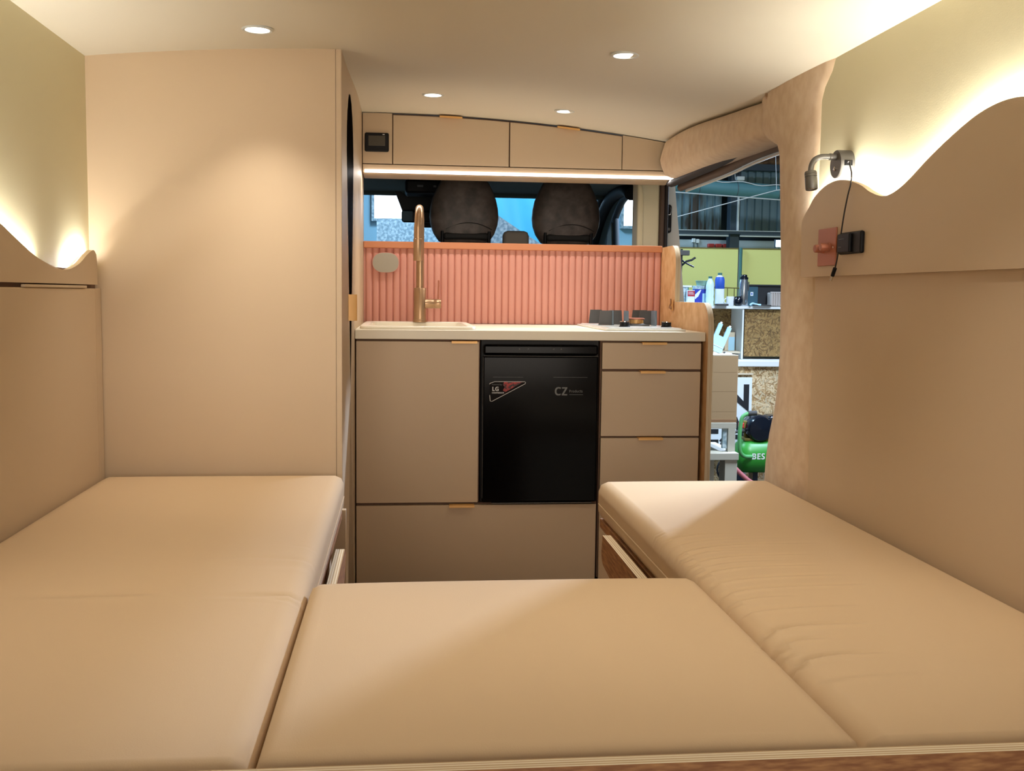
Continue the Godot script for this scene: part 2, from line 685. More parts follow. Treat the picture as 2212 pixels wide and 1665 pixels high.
func door_surround() -> void:
	# padded pillar between the doorway and the right wall
	var rows := []
	for i in 48:
		var y := lerpf(0.2, 1.553, i / 47.0)
		var zs := seam_z(y)
		var zg := gap_z(y)
		var row := []
		for j in 13:
			var t := j / 12.0
			var bulge := 0.022 * pow(1.0 - absf(2.0 * t - 1.0), 0.6)
			if t > 0.5:
				bulge = lerpf(bulge, 0.022, smoothstep(1.39, 1.45, y))
			var x := lerpf(0.985, 1.0, t) - bulge * 0.9
			if t > 0.75:
				x += 0.035 * pow((t - 0.75) / 0.25, 2.0) * (1.0 - smoothstep(1.39, 1.45, y))
				x += 0.024 * pow((t - 0.75) / 0.25, 2.0) * smoothstep(1.42, 1.46, y)
			row.append(V(x, y, lerpf(zs, zg, t)))
		row.append(V(1.12, y, zg - 0.005))
		row.append(V(1.12, y, zs))
		row.append(V(1.0, y, zs))
		rows.append(row)
	var pil := fixed("trim_3", "tan velour-covered pillar and header round the sliding doorway")
	put(mb().loft(rows, true), "pillar_cover", M["velour"], pil)
	# header pad over the doorway, running forward to the kitchen
	rows = []
	for i in 44:
		var t := i / 43.0
		var z := lerpf(-2.74, -4.06, t)
		var x := 0.984 + 0.032 * t + 0.014 * (1.0 - smoothstep(0.02, 0.24, t))
		var top := roof_y(x, z) - 0.004
		var low := 1.440 + 0.015 * t
		var s := 1.0
		if t > 0.955:
			s = sqrt(maxf(0.02, 1.0 - pow((t - 0.955) / 0.045, 2.0)))
		var h := (top - low) / 2.0 * (0.6 + 0.4 * s)
		var cy := (top + low) / 2.0
		var puff := 0.006 * sin(z * 23.0) * sin(z * 9.0)
		rows.append([V(1.12, cy + h, z), V(x + 0.012, cy + h, z), V(x - 0.008, cy + h * 0.86, z), V(x - 0.012 - puff * 0.4, cy + h * 0.45, z), V(x - 0.014 - puff, cy, z), V(x - 0.013, cy - h * 0.45, z), V(x - 0.005, cy - h * 0.84, z), V(x + 0.022, cy - h * 0.98, z), V(x + 0.045, cy - h, z), V(1.12, cy - h, z)])
	var hd := put(mb().loft(rows, true, true), "header_cover", M["velour"], pil)
	put(mb(along_y(V(0.985, 1.545, -2.80), V(-1, -0.4, 0))).lathe([Vector2(0.011, 0.0), Vector2(0.011, 0.006), Vector2(0.005, 0.010), Vector2(0.0, 0.010)], 14), "screw_cap", M["brass_brushed"], hd)
	# rubber seal: outline of the doorway a little further out
	var ring := v2s([-4.12, 1.452, -4.05, 1.453, -3.565, 1.455, -3.355, 1.462, -3.167, 1.465, -2.998, 1.463, -2.901, 1.459, -2.845, 1.448, -2.80, 1.42, -2.775, 1.373, -2.755, 1.241, -2.737, 1.054, -2.723, 0.867, -2.734, 0.766, -2.756, 0.70, -2.796, 0.63, -2.819, 0.562, -2.828, 0.494, -2.86, 0.0])
	var path := []
	for p in catmull(ring, 5):
		path.append(V(1.062, p.y - 0.004, p.x - 0.006))
	var seal := fixed("trim_4", "dark rubber seal round the sliding doorway")
	put(mb().tube(path, 0.022, 8, 0.6), "seal", M["rubber"], seal)
	var lip := []
	for p in path:
		lip.append(V(1.105, p.y - 0.012, p.z - 0.012))
	put(mb().tube(lip, 0.016, 8), "outer_seal", M["rubber_brown"], seal)
	var bead := []
	for p in lip:
		bead.append(V(1.13, p.y - 0.012, p.z - 0.008))
	put(mb().tube(bead, 0.006, 6), "body_flange", M["van_paint"], seal)
	# body panel above and behind the doorway outside the seal
	# front pillar
	var bp := fixed("trim_5", "beige and white door pillar between doorway and cab")
	put(mb().rbox(V(1.0, 0.0, -4.56), V(1.098, 1.66, -4.45), 0.012), "pillar_cover", M["cream_lining"], bp)
	put(mb().tube(v3s([1.022, 0.9, -4.448, 1.022, 1.44, -4.448, 1.015, 1.47, -4.448]), 0.003, 6), "edge_bead", M["cream_lining"], bp)
	put(mb().rbox(V(1.098, 0.0, -4.52), V(1.116, 1.66, -4.43), 0.008), "seal_strip", M["rubber_brown"], bp)
	put(mb().rbox(V(1.115, 0.0, -4.51), V(1.130, 1.66, -4.425), 0.006), "seal_lip", M["rubber"], bp)
	put(mb().prism(poly([1.130, -0.3, 1.130, 1.66, 1.158, 1.66, 1.170, 1.45, 1.198, 1.2, 1.228, 0.9, 1.243, -0.3]), -4.56, -4.47, "xy"), "door_post", M["van_paint"], bp)
	var pts := PackedVector2Array(arc(Vector2(1.142, 1.385), 0.011, 0, 180, 8) + arc(Vector2(1.142, 1.285), 0.011, 180, 360, 8))
	var lk := put(mb().prism(pts, -4.47, -4.462, "xy"), "lock_plate", M["black_plastic"], bp)
	put(mb(along_y(V(1.142, 1.290, -4.462), V(0, 0, 1))).lathe([Vector2(0.007, 0.0), Vector2(0.006, 0.003), Vector2(0.0, 0.003)], 12), "bolt", M["grey_metal"], lk)
	put(mb().tube(v3s([1.135, 1.352, -4.460, 1.145, 1.352, -4.456, 1.149, 1.365, -4.456, 1.147, 1.382, -4.460]), 0.0022, 6), "striker", M["chrome"], lk)


# ---------------------------------------------------------------- lamps

func lamps() -> void:
	var spots := [[-0.346, -2.578, "round recessed ceiling light above the left bed"], [0.548, -2.62, "round recessed ceiling light above the right bed"], [0.098, -3.66, "round recessed ceiling light in front of the upper cabinet's left flap"], [0.575, -3.78, "round recessed ceiling light in front of the upper cabinet's right flap"], [-0.346, -1.45, "round recessed ceiling light over the left bed's foot"], [0.548, -1.45, "round recessed ceiling light over the right bed's foot"]]
	for s in spots:
		var y := roof_y(s[0], s[1]) - 0.0005
		var t := thing("ceiling_light", s[2], "light", V(s[0], y, s[1]), "recessed ceiling lights")
		put(mb().lathe([Vector2(0.029, 0.004), Vector2(0.029, -0.003), Vector2(0.034, -0.004), Vector2(0.0375, -0.001), Vector2(0.0375, 0.004)], 32), "bezel", M["van_paint"], t)
		put(mb().lathe([Vector2(0.0, -0.0015), Vector2(0.029, -0.001), Vector2(0.029, 0.003)], 32), "diffuser", M["lamp_face"], t)
		var sp := SpotLight3D.new()
		sp.name = "light"
		sp.position = V(0, -0.008, 0)
		sp.rotation.x = -PI / 2
		sp.spot_angle = 45.0
		sp.spot_angle_attenuation = 1.0
		sp.spot_range = 12.0
		sp.spot_attenuation = 2.0
		sp.light_size = 0.025
		sp.light_energy = 0.58
		sp.light_color = col("fff8ef")
		sp.shadow_enabled = true
		t.add_child(sp, true)
	strip(wave_right, 0.9745, 1.0, "warm LED strip behind the right wall's wave-topped panel")
	strip(wave_left, -0.791, -1.0, "warm LED strip behind the left wall's wave-topped panel")


func strip(wave: Array, x: float, side: float, label: String) -> void:
	var t := thing("led_strip", label, "light strip", Vector3.ZERO, "LED strips behind the wave panels")
	var path := []
	for i in wave.size():
		var d: Vector2 = (wave[mini(i + 1, wave.size() - 1)] - wave[maxi(i - 1, 0)]).normalized()
		var n := Vector2(-d.y, d.x)
		if n.y < 0: n = -n
		var p: Vector2 = wave[i] - n * 0.012
		path.append(V(x, p.y, p.x))
	put(mb().tube(path, 0.003, 6), "strip", M["led_face"], t)
	var step := 6
	for i in range(0, path.size() - step, step):
		var a: Vector3 = path[i]
		var b: Vector3 = path[i + step]
		var d := (b - a)
		var n := V(0, d.z, -d.y).normalized()
		if n.y < 0: n = -n
		area(t, (a + b) / 2.0 + n * 0.004, n + V(side * 0.35, 0, 0), d.length() * 0.98, 0.005, 0.62 * d.length(), "fffcf5", d)


# ---------------------------------------------------------------- cabinets

func tall_cabinet() -> void:
	var t := thing("wardrobe", "tall beige cabinet reaching the ceiling with an arched side door", "cabinet", V(-0.47, 0, -3.4))
	var o := V(0.47, 0, 3.4)
	var off := Transform3D(Basis(), o)
	var top := []
	for i in 13:
		var x := lerpf(-0.80, -0.177, i / 12.0)
		top.append(Vector2(x, roof_y(x, -2.78) + 0.004))
	var fr := PackedVector2Array([Vector2(-0.177, 0.0), Vector2(-0.80, 0.0)] + top)
	put(mb(off).prism(fr, -2.798, -2.78, "xy"), "front_panel", M["beige_laminate"], t)
	put(mb(off).prism(poly([-0.1755, 0, -0.162, 0, -0.162, 1.632, -0.1755, 1.632]), -2.80, -2.779, "xy"), "corner_post", M["beige_laminate"], t)
	# side with an arched opening that reaches the floor
	var a := []
	for i in 21:
		var z := lerpf(-2.785, -4.283, i / 20.0)
		a.append(Vector2(z, roof_y(-0.162, z) + 0.006))
	var ar := []
	for i in 15:
		var q := deg_to_rad(lerpf(0, 180, i / 14.0))
		ar.append(Vector2(-3.22 - 0.20 * cos(q), 1.40 + 0.19 * sin(q)))
	var out := PackedVector2Array([Vector2(-2.785, 0.0)] + a + [Vector2(-4.283, 0.0), Vector2(-3.42, 0.0)])
	ar.reverse()
	for p in ar:
		out.append(p)
	out.append(Vector2(-3.02, 0.0))
	put(mb(off).prism(out, -0.180, -0.161, "zy"), "side_panel", M["beige_laminate"], t)
	# door leaf set back in the arch, a dark gap round it
	var dl := []
	for i in 15:
		var q := deg_to_rad(lerpf(0, 180, i / 14.0))
		dl.append(Vector2(-3.245 - 0.17 * cos(q), 1.40 + 0.175 * sin(q)))
	dl.push_front(Vector2(-3.075, 0.02))
	dl.append(Vector2(-3.415, 0.02))
	var door := put(mb(off).prism(PackedVector2Array(dl), -0.195, -0.171, "zy"), "door", M["beige_laminate"], t)
	var hb := mb(off)
	hb.prism(poly([-0.172, -3.098, -0.140, -3.098, -0.136, -3.100, -0.136, -3.104, -0.140, -3.106, -0.172, -3.106]), 0.918, 0.995, "xz")
	hb.box(-0.172, -0.166, 0.918, 0.995, -3.14, -3.09, 0.0008)
	put(hb, "handle", M["gold"], door)
	put(mb(off).box(-0.800, -0.181, 0.0, 1.655, -4.283, -4.268, 0.001), "back_panel", M["beige_laminate"], t)
	put(mb(off).box(-0.800, -0.786, 0.0, 1.575, -4.267, -2.80, 0.001), "side_board", M["beige_laminate"], t)


func pull(x0: float, x1: float, y: float, z: float, parent: Node, off: Transform3D, slope := 0.0) -> void:
	var b := mb(off)
	b.T = off * Transform3D(Basis(Vector3(1, slope, 0), Vector3.UP, Vector3.BACK), Vector3.ZERO)
	var pr := PackedVector2Array(v2s([z - 0.012, y, z + 0.019, y, z + 0.021, y - 0.001, z + 0.0215, y - 0.008, z + 0.020, y - 0.008, z + 0.0195, y - 0.002, z - 0.012, y - 0.002]))
	b.prism(pr, x0, x1, "zy")
	put(b, "handle", M["gold"], parent)


func front(x0: float, x1: float, y0: float, y1: float, called: String, parent: Node, off: Transform3D) -> MeshInstance3D:
	return put(mb(off).rbox(V(x0, y0, -3.518), V(x1, y1, -3.50), 0.0015), called, M["beige_laminate"], parent)


func kitchen() -> void:
	var z := -3.50
	# sink cabinet, with the wide drawer below
	var k := thing("kitchen_base_cabinet", "beige sink base cabinet left of the black fridge", "cabinet", V(0.05, 0, -3.85))
	var off := Transform3D(Basis(), V(-0.05, 0, 3.85))
	put(mb(off).box(-0.157, 0.258, 0.292, 0.70, -4.24, -3.519, 0.001), "carcass", M["carcass_board"], k)
	put(mb(off).box(-0.157, 0.258, 0.70, 0.846, -3.535, -3.519, 0.001), "front_rail", M["carcass_board"], k)
	var d := front(-0.157, 0.2535, 0.2925, 0.8405, "door", k, off)
	pull(0.160, 0.246, 0.8435, z, d, off)
	var w := thing("kitchen_drawer_unit", "wide low beige drawer unit under the sink cabinet and fridge", "cabinet", V(0.25, 0, -3.85))
	off = Transform3D(Basis(), V(-0.25, 0, 3.85))
	put(mb(off).box(-0.157, 0.667, 0.02, 0.288, -4.24, -3.519, 0.001), "carcass", M["carcass_board"], w)
	d = front(-0.157, 0.6635, 0.006, 0.2835, "drawer", w, off)
	pull(0.156, 0.241, 0.2865, z, d, off)
	var s := thing("kitchen_drawer_unit", "tall beige unit of stacked drawers right of the fridge", "cabinet", V(0.85, 0, -3.85))
	off = Transform3D(Basis(), V(-0.85, 0, 3.85))
	put(mb(off).box(0.671, 1.024, 0.02, 0.846, -4.22, -3.519, 0.001), "carcass", M["carcass_board"], s)
	var ys := [[0.7505, 0.8405, 0.809, 0.895], [0.519, 0.7425, 0.805, 0.892], [0.2905, 0.5125, 0.803, 0.889], [0.006, 0.284, 0.80, 0.885]]
	for i in 4:
		d = front(0.675, 1.0205, ys[i][0], ys[i][1], "drawer", s, off)
		pull(ys[i][2], ys[i][3], ys[i][1] + 0.003, z, d, off)
	var wt := mb().rbox(V(-0.160, 0.848, -4.245), V(1.0285, 0.879, -4.135), 0.002).rbox(V(-0.160, 0.848, -3.565), V(1.0285, 0.879, -3.478), 0.002)
	wt.rbox(V(-0.160, 0.848, -4.136), V(-0.135, 0.879, -3.564), 0.0003).rbox(V(0.235, 0.848, -4.136), V(1.0285, 0.879, -3.564), 0.0003)
	tag(put(wt, "worktop", M["worktop_white"]), "off-white kitchen worktop with sink and gas hob", "worktop")

	# fridge
	var f := thing("fridge", "black compact fridge built in under the worktop", "fridge", V(0.463, 0.292, -3.8))
	off = Transform3D(Basis(), V(-0.463, -0.292, 3.8))
	put(mb(off).box(0.262, 0.668, 0.289, 0.847, -4.2, -3.53, 0.002), "body", M["black_matte"], f)
	put(mb(off).rbox(V(0.268, 0.797, -3.53), V(0.660, 0.832, -3.488), 0.008), "control_panel", M["black_gloss"], f)
	var door := put(mb(off).rbox(V(0.266, 0.2945, -3.53), V(0.660, 0.7935, -3.484), 0.006), "door", M["black_gloss"], f)
	put(mb(off).box(0.268, 0.659, 0.7932, 0.7944, -3.4855, -3.4825, 0.0003), "trim_line", M["grey_metal"], f)
	put(mb(off).box(0.266, 0.2672, 0.31, 0.79, -3.4855, -3.4835, 0.0003), "edge_line", M["grey_metal"], f)
	for gx in [[0.30, 0.402], [0.505, 0.622]]:
		put(mb(off).box(gx[0], gx[1], 0.7225, 0.7233, -3.4842, -3.4835, 0.0), "grip_line", M["grey_print"], door)
	for e in [0.389, 0.419, 0.506, 0.531]:
		put(mb(along_y(off * V(e, 0.818, -3.488), V(0, 0, 1))).lathe([Vector2(0.0022, 0.0), Vector2(0.0022, 0.0008), Vector2(0.0014, 0.0008)], 12), "key_mark", M["grey_print"], f)
	put(mb(off).box(0.30, 0.645, 0.2895, 0.2925, -3.50, -3.486, 0.0008), "foot_rail", M["grey_metal"], f)
	# triangular sticker
	var st := put(mb(off).prism(poly([0.289, 0.702, 0.306, 0.7085, 0.408, 0.7085, 0.412, 0.705, 0.410, 0.700, 0.298, 0.640, 0.290, 0.642]), -3.4842, -3.4836, "xy"), "sticker", M["sticker_black"], f)
	st.set_meta("label", "triangular black and red sticker with white outline")
	put(mb(off).prism(poly([0.338, 0.7065, 0.402, 0.7065, 0.342, 0.672, 0.334, 0.678, 0.340, 0.690, 0.333, 0.697]), -3.4840, -3.4832, "xy"), "red_field", M["red_print"], st)
	put(mb(off).tube(v3s([0.2885, 0.6985, -3.4833, 0.290, 0.7015, -3.4833, 0.306, 0.7075, -3.4833, 0.408, 0.7075, -3.4833, 0.411, 0.7045, -3.4833, 0.409, 0.7005, -3.4833, 0.297, 0.6405, -3.4833, 0.291, 0.642, -3.4833, 0.2895, 0.662, -3.4833]), 0.0011, 5), "outline", M["white_print"], st)
	text(st, "LG", off * V(0.2965, 0.6825, -3.4833), 0.014, M["white_print"])
	text(st, "Powered by", off * V(0.2965, 0.6975, -3.4833), 0.0042, M["grey_print"], false)
	text(st, "COMPRESSOR", off * V(0.2965, 0.6695, -3.4833), 0.0036, M["white_print"])
	var cz := text(f, "CZ", off * V(0.5085, 0.6745, -3.4837), 0.028, M["grey_print"])
	cz.set_meta("label", "grey CZ lettering")
	text(f, "Products", off * V(0.5595, 0.6755, -3.4837), 0.0085, M["grey_print"], false)
	put(mb(off).box(0.5605, 0.608, 0.6635, 0.6645, -3.4842, -3.4834, 0.0), "print_line", M["grey_print"], f)

	# backsplash of upright slats
	var b := thing("backsplash", "salmon pink slatted backsplash with a copper-brown top rail", "backsplash", V(0.45, 0.879, -4.25))
	off = Transform3D(Basis(), V(-0.45, -0.879, 4.25))
	put(mb(off).box(-0.1605, 1.060, 0.8795, 1.192, -4.285, -4.2575, 0.0), "board", M["salmon"], b)
	var n := 44
	var p := 1.213 / n
	var sl := mb().prism(PackedVector2Array(v2s([-p / 2 + 0.0009, -0.0135, -p / 2 + 0.0009, -0.0055, -p / 2 + 0.0032, -0.0022, -p / 2 + 0.0065, -0.0004, -p / 2 + 0.010, 0.0, p / 2 - 0.010, 0.0, p / 2 - 0.0065, -0.0004, p / 2 - 0.0032, -0.0022, p / 2 - 0.0009, -0.0055, p / 2 - 0.0009, -0.0135])), 0.0, 0.301, "xz", null, 0.8).mesh()
	for i in n:
		var o := put(sl, "slat", M["salmon"], b)
		o.position = off * V(-0.153 + p * (i + 0.5), 0.8805, -4.25)
	put(mb(off).rbox(V(-0.1605, 1.180, -4.285), V(1.060, 1.207, -4.238), 0.003), "top_rail", M["copper_rail"], b)
	# oval cover
	var ov := thing("oval_cover", "grey oval cover plate on the pink slats", "cover plate", V(-0.072, 1.122, -4.249))
	var el := []
	for i in 40:
		var q := TAU * i / 40.0
		el.append(Vector2(signf(cos(q)) * pow(absf(cos(q)), 0.75) * 0.054, signf(sin(q)) * pow(absf(sin(q)), 0.9) * 0.041))
	var el2 := []
	for q in el:
		el2.append(q * 0.955)
	put(mb().prism(PackedVector2Array(el), 0.0, 0.010, "xy"), "rim", M["salmon"], ov)
	put(mb().prism(PackedVector2Array(el2), 0.004, 0.0125, "xy"), "face", M["stone_grey"], ov)
	side_panel()
	sink_tap()
	hob()


func side_panel() -> void:
	var t := thing("plywood_side_panel", "stepped birch plywood side panel at the right end of the kitchen", "panel", V(1.03, 0, -3.48))
	t.rotation.y = -0.040
	# local: z runs back from 0 to -0.78
	var face := mb()
	var rim := mb()
	var o: Array = [Vector2(0.03, 0.0)]
	o += arc(Vector2(-0.055, 0.895), 0.085, 0, 90, 8)
	o += [Vector2(-0.50, 0.980)]
	o += [Vector2(-0.50, 1.12)]
	o += arc(Vector2(-0.575, 1.125), 0.075, 0, 90, 8)
	o += [Vector2(-0.78, 1.20), Vector2(-0.78, 0.0)]
	var pg := PackedVector2Array(o)
	face.prism(pg, 0.0, 0.019, "zy", rim)
	put(face, "board", M["plywood_face"], t)
	put(rim, "edge", M["plywood_edge"], t)
	var h := thing("latch", "small brass latch on the plywood side panel", "latch", V(1.046, 0.965, -4.0))
	put(mb().rbox(V(-0.003, -0.020, -0.010), V(0.0, 0.022, 0.012), 0.001), "plate", M["gold"], h)
	put(mb().rbox(V(-0.004, -0.010, -0.042), V(0.0, 0.008, -0.014), 0.001), "plate", M["gold"], h)
	put(mb(along_y(V(-0.006, -0.008, -0.002), V(-1, 0, 0))).lathe([Vector2(0.007, -0.005), Vector2(0.007, 0.002), Vector2(0.004, 0.004), Vector2(0, 0.004)], 12), "knuckle", M["brass_brushed"], h)
	put(mb().tube(v3s([-0.005, -0.01, -0.03, -0.008, -0.004, -0.015, -0.006, 0.01, -0.004, -0.008, 0.026, 0.002]), 0.0028, 6), "arm", M["brass_brushed"], h)


func sink_tap() -> void:
	var t := thing("sink", "white rectangular sink with a raised rim set in the worktop", "sink", V(0.05, 0.879, -3.85))
	# rim: outer rounded rectangle with an inner one, sunk basin
	var rows := []
	for lv in [[0.0, 0.0005, 0.20, 0.315], [0.0, 0.009, 0.199, 0.314], [0.0, 0.0105, 0.194, 0.309], [0.0, 0.0105, 0.178, 0.275], [0.0, 0.006, 0.170, 0.268], [0.0, -0.10, 0.160, 0.255], [0.0, -0.125, 0.14, 0.23], [0.0, -0.13, 0.01, 0.01]]:
		var row := []
		for k in 48:
			var q := TAU * k / 48.0
			var c := cos(q)
			var s := sin(q)
			var e := 0.16
			row.append(V(signf(c) * pow(absf(c), e) * lv[2], lv[1], signf(s) * pow(absf(s), e) * lv[3]))
		rows.append(row)
	put(mb().loft(rows, true, true), "basin", M["ceramic"], t)
	put(mb(Transform3D(Basis(), V(0, -0.129, 0))).lathe([Vector2(0.022, 0.0), Vector2(0.022, 0.003), Vector2(0.016, 0.003), Vector2(0.0, 0.001)], 20), "drain", M["chrome"], t)

	var f := thing("faucet", "tall brushed brass kitchen tap with a curved pull-down spout", "faucet", V(0.0635, 0.889, -4.10))
	put(mb().lathe([Vector2(0.028, 0.0), Vector2(0.028, 0.006), Vector2(0.0265, 0.009), Vector2(0.0265, 0.010), Vector2(0.0245, 0.011), Vector2(0.0245, 0.132), Vector2(0.0235, 0.133), Vector2(0.0, 0.133)], 28), "body", M["brass_brushed"], f)
	var up := [V(0, 0.130, 0), V(0, 0.20, 0), V(0, 0.34, 0), V(0, 0.385, 0.001)]
	for i in 9:
		var q := deg_to_rad(i * 20.0 + 10.0)
		up.append(V(0.0 - 0.002 * i / 2.0, 0.385 + 0.050 * sin(q), 0.050 - 0.050 * cos(q)))
	up.append(V(-0.010, 0.36, 0.101))
	put(mb().tube(up, 0.0155, 16), "spout", M["brass_brushed"], f)
	put(mb().tube(v3s([-0.010, 0.362, 0.101, -0.010, 0.318, 0.101]), 0.0160, 18), "spray_neck", M["brass_brushed"], f)
	put(mb(along_y(V(-0.010, 0.318, 0.101), V(0, -1, 0))).lathe([Vector2(0.0160, 0.0), Vector2(0.0172, 0.001), Vector2(0.0172, 0.080), Vector2(0.0155, 0.083), Vector2(0.010, 0.083), Vector2(0.0, 0.081)], 20), "spray_head", M["brass_brushed"], f)
	put(mb(along_y(V(0.020, 0.072, 0), V(1, 0, 0))).lathe([Vector2(0.0185, 0.0), Vector2(0.0185, 0.034), Vector2(0.0175, 0.035), Vector2(0.0185, 0.036), Vector2(0.0185, 0.060), Vector2(0.0175, 0.062), Vector2(0, 0.062)], 22), "cartridge", M["brass_brushed"], f)
	put(mb().tube(v3s([0.071, 0.085, 0, 0.073, 0.163, 0]), 0.0034, 8), "lever", M["copper"], f)


func hob() -> void:
	var t := thing("gas_hob", "white gas hob with grey pan support and brass burner", "hob", V(0.84, 0.879, -3.86))
	put(mb().rbox(V(-0.142, 0.0, -0.31), V(0.142, 0.007, 0.30), 0.003), "tray", M["hob_glass"], t)
	put(mb().rbox(V(-0.130, 0.0065, -0.29), V(0.130, 0.0105, 0.285), 0.002), "glass_plate", M["hob_glass"], t)
	for kx in [[-0.046, 0.155], [0.108, 0.155]]:
		var kn := put(mb(Transform3D(Basis(), V(kx[0], 0.0105, kx[1]))).lathe([Vector2(0.020, 0.0), Vector2(0.020, 0.002), Vector2(0.0175, 0.003), Vector2(0.0175, 0.019), Vector2(0.0, 0.019)], 24), "knob", M["black_plastic"], t)
		put(mb(Transform3D(Basis(), V(kx[0], 0.0295, kx[1]))).lathe([Vector2(0.0178, -0.002), Vector2(0.0178, 0.0008), Vector2(0.016, 0.0012), Vector2(0, 0.0012)], 24), "cap", M["chrome"], kn)
	for bz in [[0.03, 0.0], [-0.02, -0.19]]:
		var bu := put(mb(Transform3D(Basis(), V(bz[0], 0.0105, bz[1]))).lathe([Vector2(0.052, 0.0), Vector2(0.052, 0.003), Vector2(0.034, 0.005), Vector2(0.030, 0.008)], 28), "burner", M["dark_grate"], t)
		var cr := mb(Transform3D(Basis(), V(bz[0], 0.0135, bz[1])))
		cr.lathe([Vector2(0.025, 0.0), Vector2(0.025, 0.020), Vector2(0.0, 0.020)], 24)
		for q in 18:
			var a := TAU * q / 18.0
			cr.T = Transform3D(Basis(Vector3.UP, a), V(bz[0], 0.0135, bz[1]))
			cr.box(0.0235, 0.0285, 0.002, 0.018, -0.002, 0.002, 0.0005)
		put(cr, "flame_ring", M["gold"], bu)
		put(mb(Transform3D(Basis(), V(bz[0], 0.0335, bz[1]))).lathe([Vector2(0.0, 0.0), Vector2(0.033, 0.0), Vector2(0.034, 0.004), Vector2(0.028, 0.006), Vector2(0.0, 0.0065)], 28), "cap", M["copper"], bu)
	# pan supports: upright plates, the sideways ones coloured as if lit
	for s in [[-0.108, -0.060, 0.010, 0.0], [-0.108, -0.110, -0.20, 0.0], [-0.055, -0.02, -0.075, 0.0], [0.062, 0.118, -0.07, 0.0], [0.062, 0.118, -0.20, 0.0]]:
		var g := put(mb().prism(poly([s[0] - 0.006, 0.012, s[0], 0.066, maxf(s[1], s[0] + 0.045), 0.066, maxf(s[1], s[0] + 0.045) + 0.004, 0.012]), s[2] - 0.003, s[2] + 0.003, "xy"), "pan_support", M["dark_grate"], t)
		g.set_meta("label", "dark grey upright support plate")
	for s in [[-0.062, 0.0], [-0.012, 0.035], [0.088, 0.055], [0.118, -0.06]]:
		put(mb().prism(poly([s[1] - 0.045, 0.012, s[1] - 0.045, 0.066, s[1] + 0.018, 0.066, s[1] + 0.024, 0.012]), s[0] - 0.0025, s[0] + 0.0025, "zy"), "pan_support", M["lit_grate"], t)


func upper_cabinet() -> void:
	var t := thing("upper_cabinet", "beige overhead cabinet with two flaps under the ceiling", "cabinet", V(0.45, 1.46, -4.19))
	var off := Transform3D(Basis(), V(-0.45, -1.46, 4.19))
	var top := []
	for i in 17:
		var x := lerpf(1.068, -0.160, i / 16.0)
		top.append(Vector2(x, roof_y(x, -4.1) - 0.002))
	put(mb(off).prism(PackedVector2Array([Vector2(-0.160, 1.4965), Vector2(1.068, 1.4965)] + top), -4.28, -4.119, "xy"), "carcass", M["carcass_board"], t)
	var seg := [[-0.1575, -0.0455, "side_panel", 0.0025], [-0.0415, 0.4055, "flap", 0.009], [0.4105, 0.8525, "flap", 0.009], [0.8560, 1.066, "side_panel", 0.0035]]
	for s in seg:
		var pts: Array = [Vector2(s[0], 1.4965), Vector2(s[1], 1.4965)]
		for i in 7:
			var x := lerpf(s[1], s[0], i / 6.0)
			pts.append(Vector2(x, roof_y(x, -4.1) - s[3]))
		var o := put(mb(off).prism(PackedVector2Array(pts), -4.118, -4.10, "xy"), s[2], M["beige_laminate"], t)
		if s[2] == "flap":
			var cx: float = 0.18 if s[0] < 0.2 else 0.638
			var sl := (roof_y(cx + 0.04, -4.1) - roof_y(cx - 0.04, -4.1)) / 0.08
			pull(cx - 0.0445, cx + 0.043, roof_y(cx, -4.1) - 0.0055 - sl * cx, -4.10, o, off, sl)
	put(mb(off).rbox(V(-0.158, 1.462, -4.12), V(1.068, 1.4935, -4.10), 0.0015), "valance", M["beige_laminate"], t)
	put(mb(off).rbox(V(-0.158, 1.4585, -4.285), V(1.075, 1.476, -4.121), 0.0015), "bottom_board", M["beige_laminate"], t)
	var l := thing("led_bar", "long white LED bar along the overhead cabinet's lower front edge", "light strip", V(0.455, 1.466, -4.0945))
	put(mb().prism(poly([-0.004, -0.005, 0.007, -0.005, 0.008, 0.002, 0.004, 0.007, -0.002, 0.007]), -0.606, 0.606, "zy"), "diffuser", M["led_bar_face"], l)
	area(l, V(0, -0.008, 0.006), V(0, -1, 0.12), 1.20, 0.008, 0.36, "fffaf4", V(1, 0, 0))
	# control panel
	var c := thing("control_panel", "small black touch display on the overhead cabinet", "control panel", V(-0.104, 1.576, -4.10))
	put(mb().rbox(V(-0.046, -0.036, 0.0), V(0.046, 0.036, 0.012), 0.006), "housing", M["black_plastic"], c)
	put(mb().rbox(V(-0.032, -0.014, 0.010), V(0.032, 0.024, 0.0128), 0.001), "screen", M["screen"], c)
	put(mb().box(0.022, 0.030, 0.0275, 0.0305, 0.0118, 0.0124, 0.0), "indicator", M["white_print"], c)


# ---------------------------------------------------------------- beds

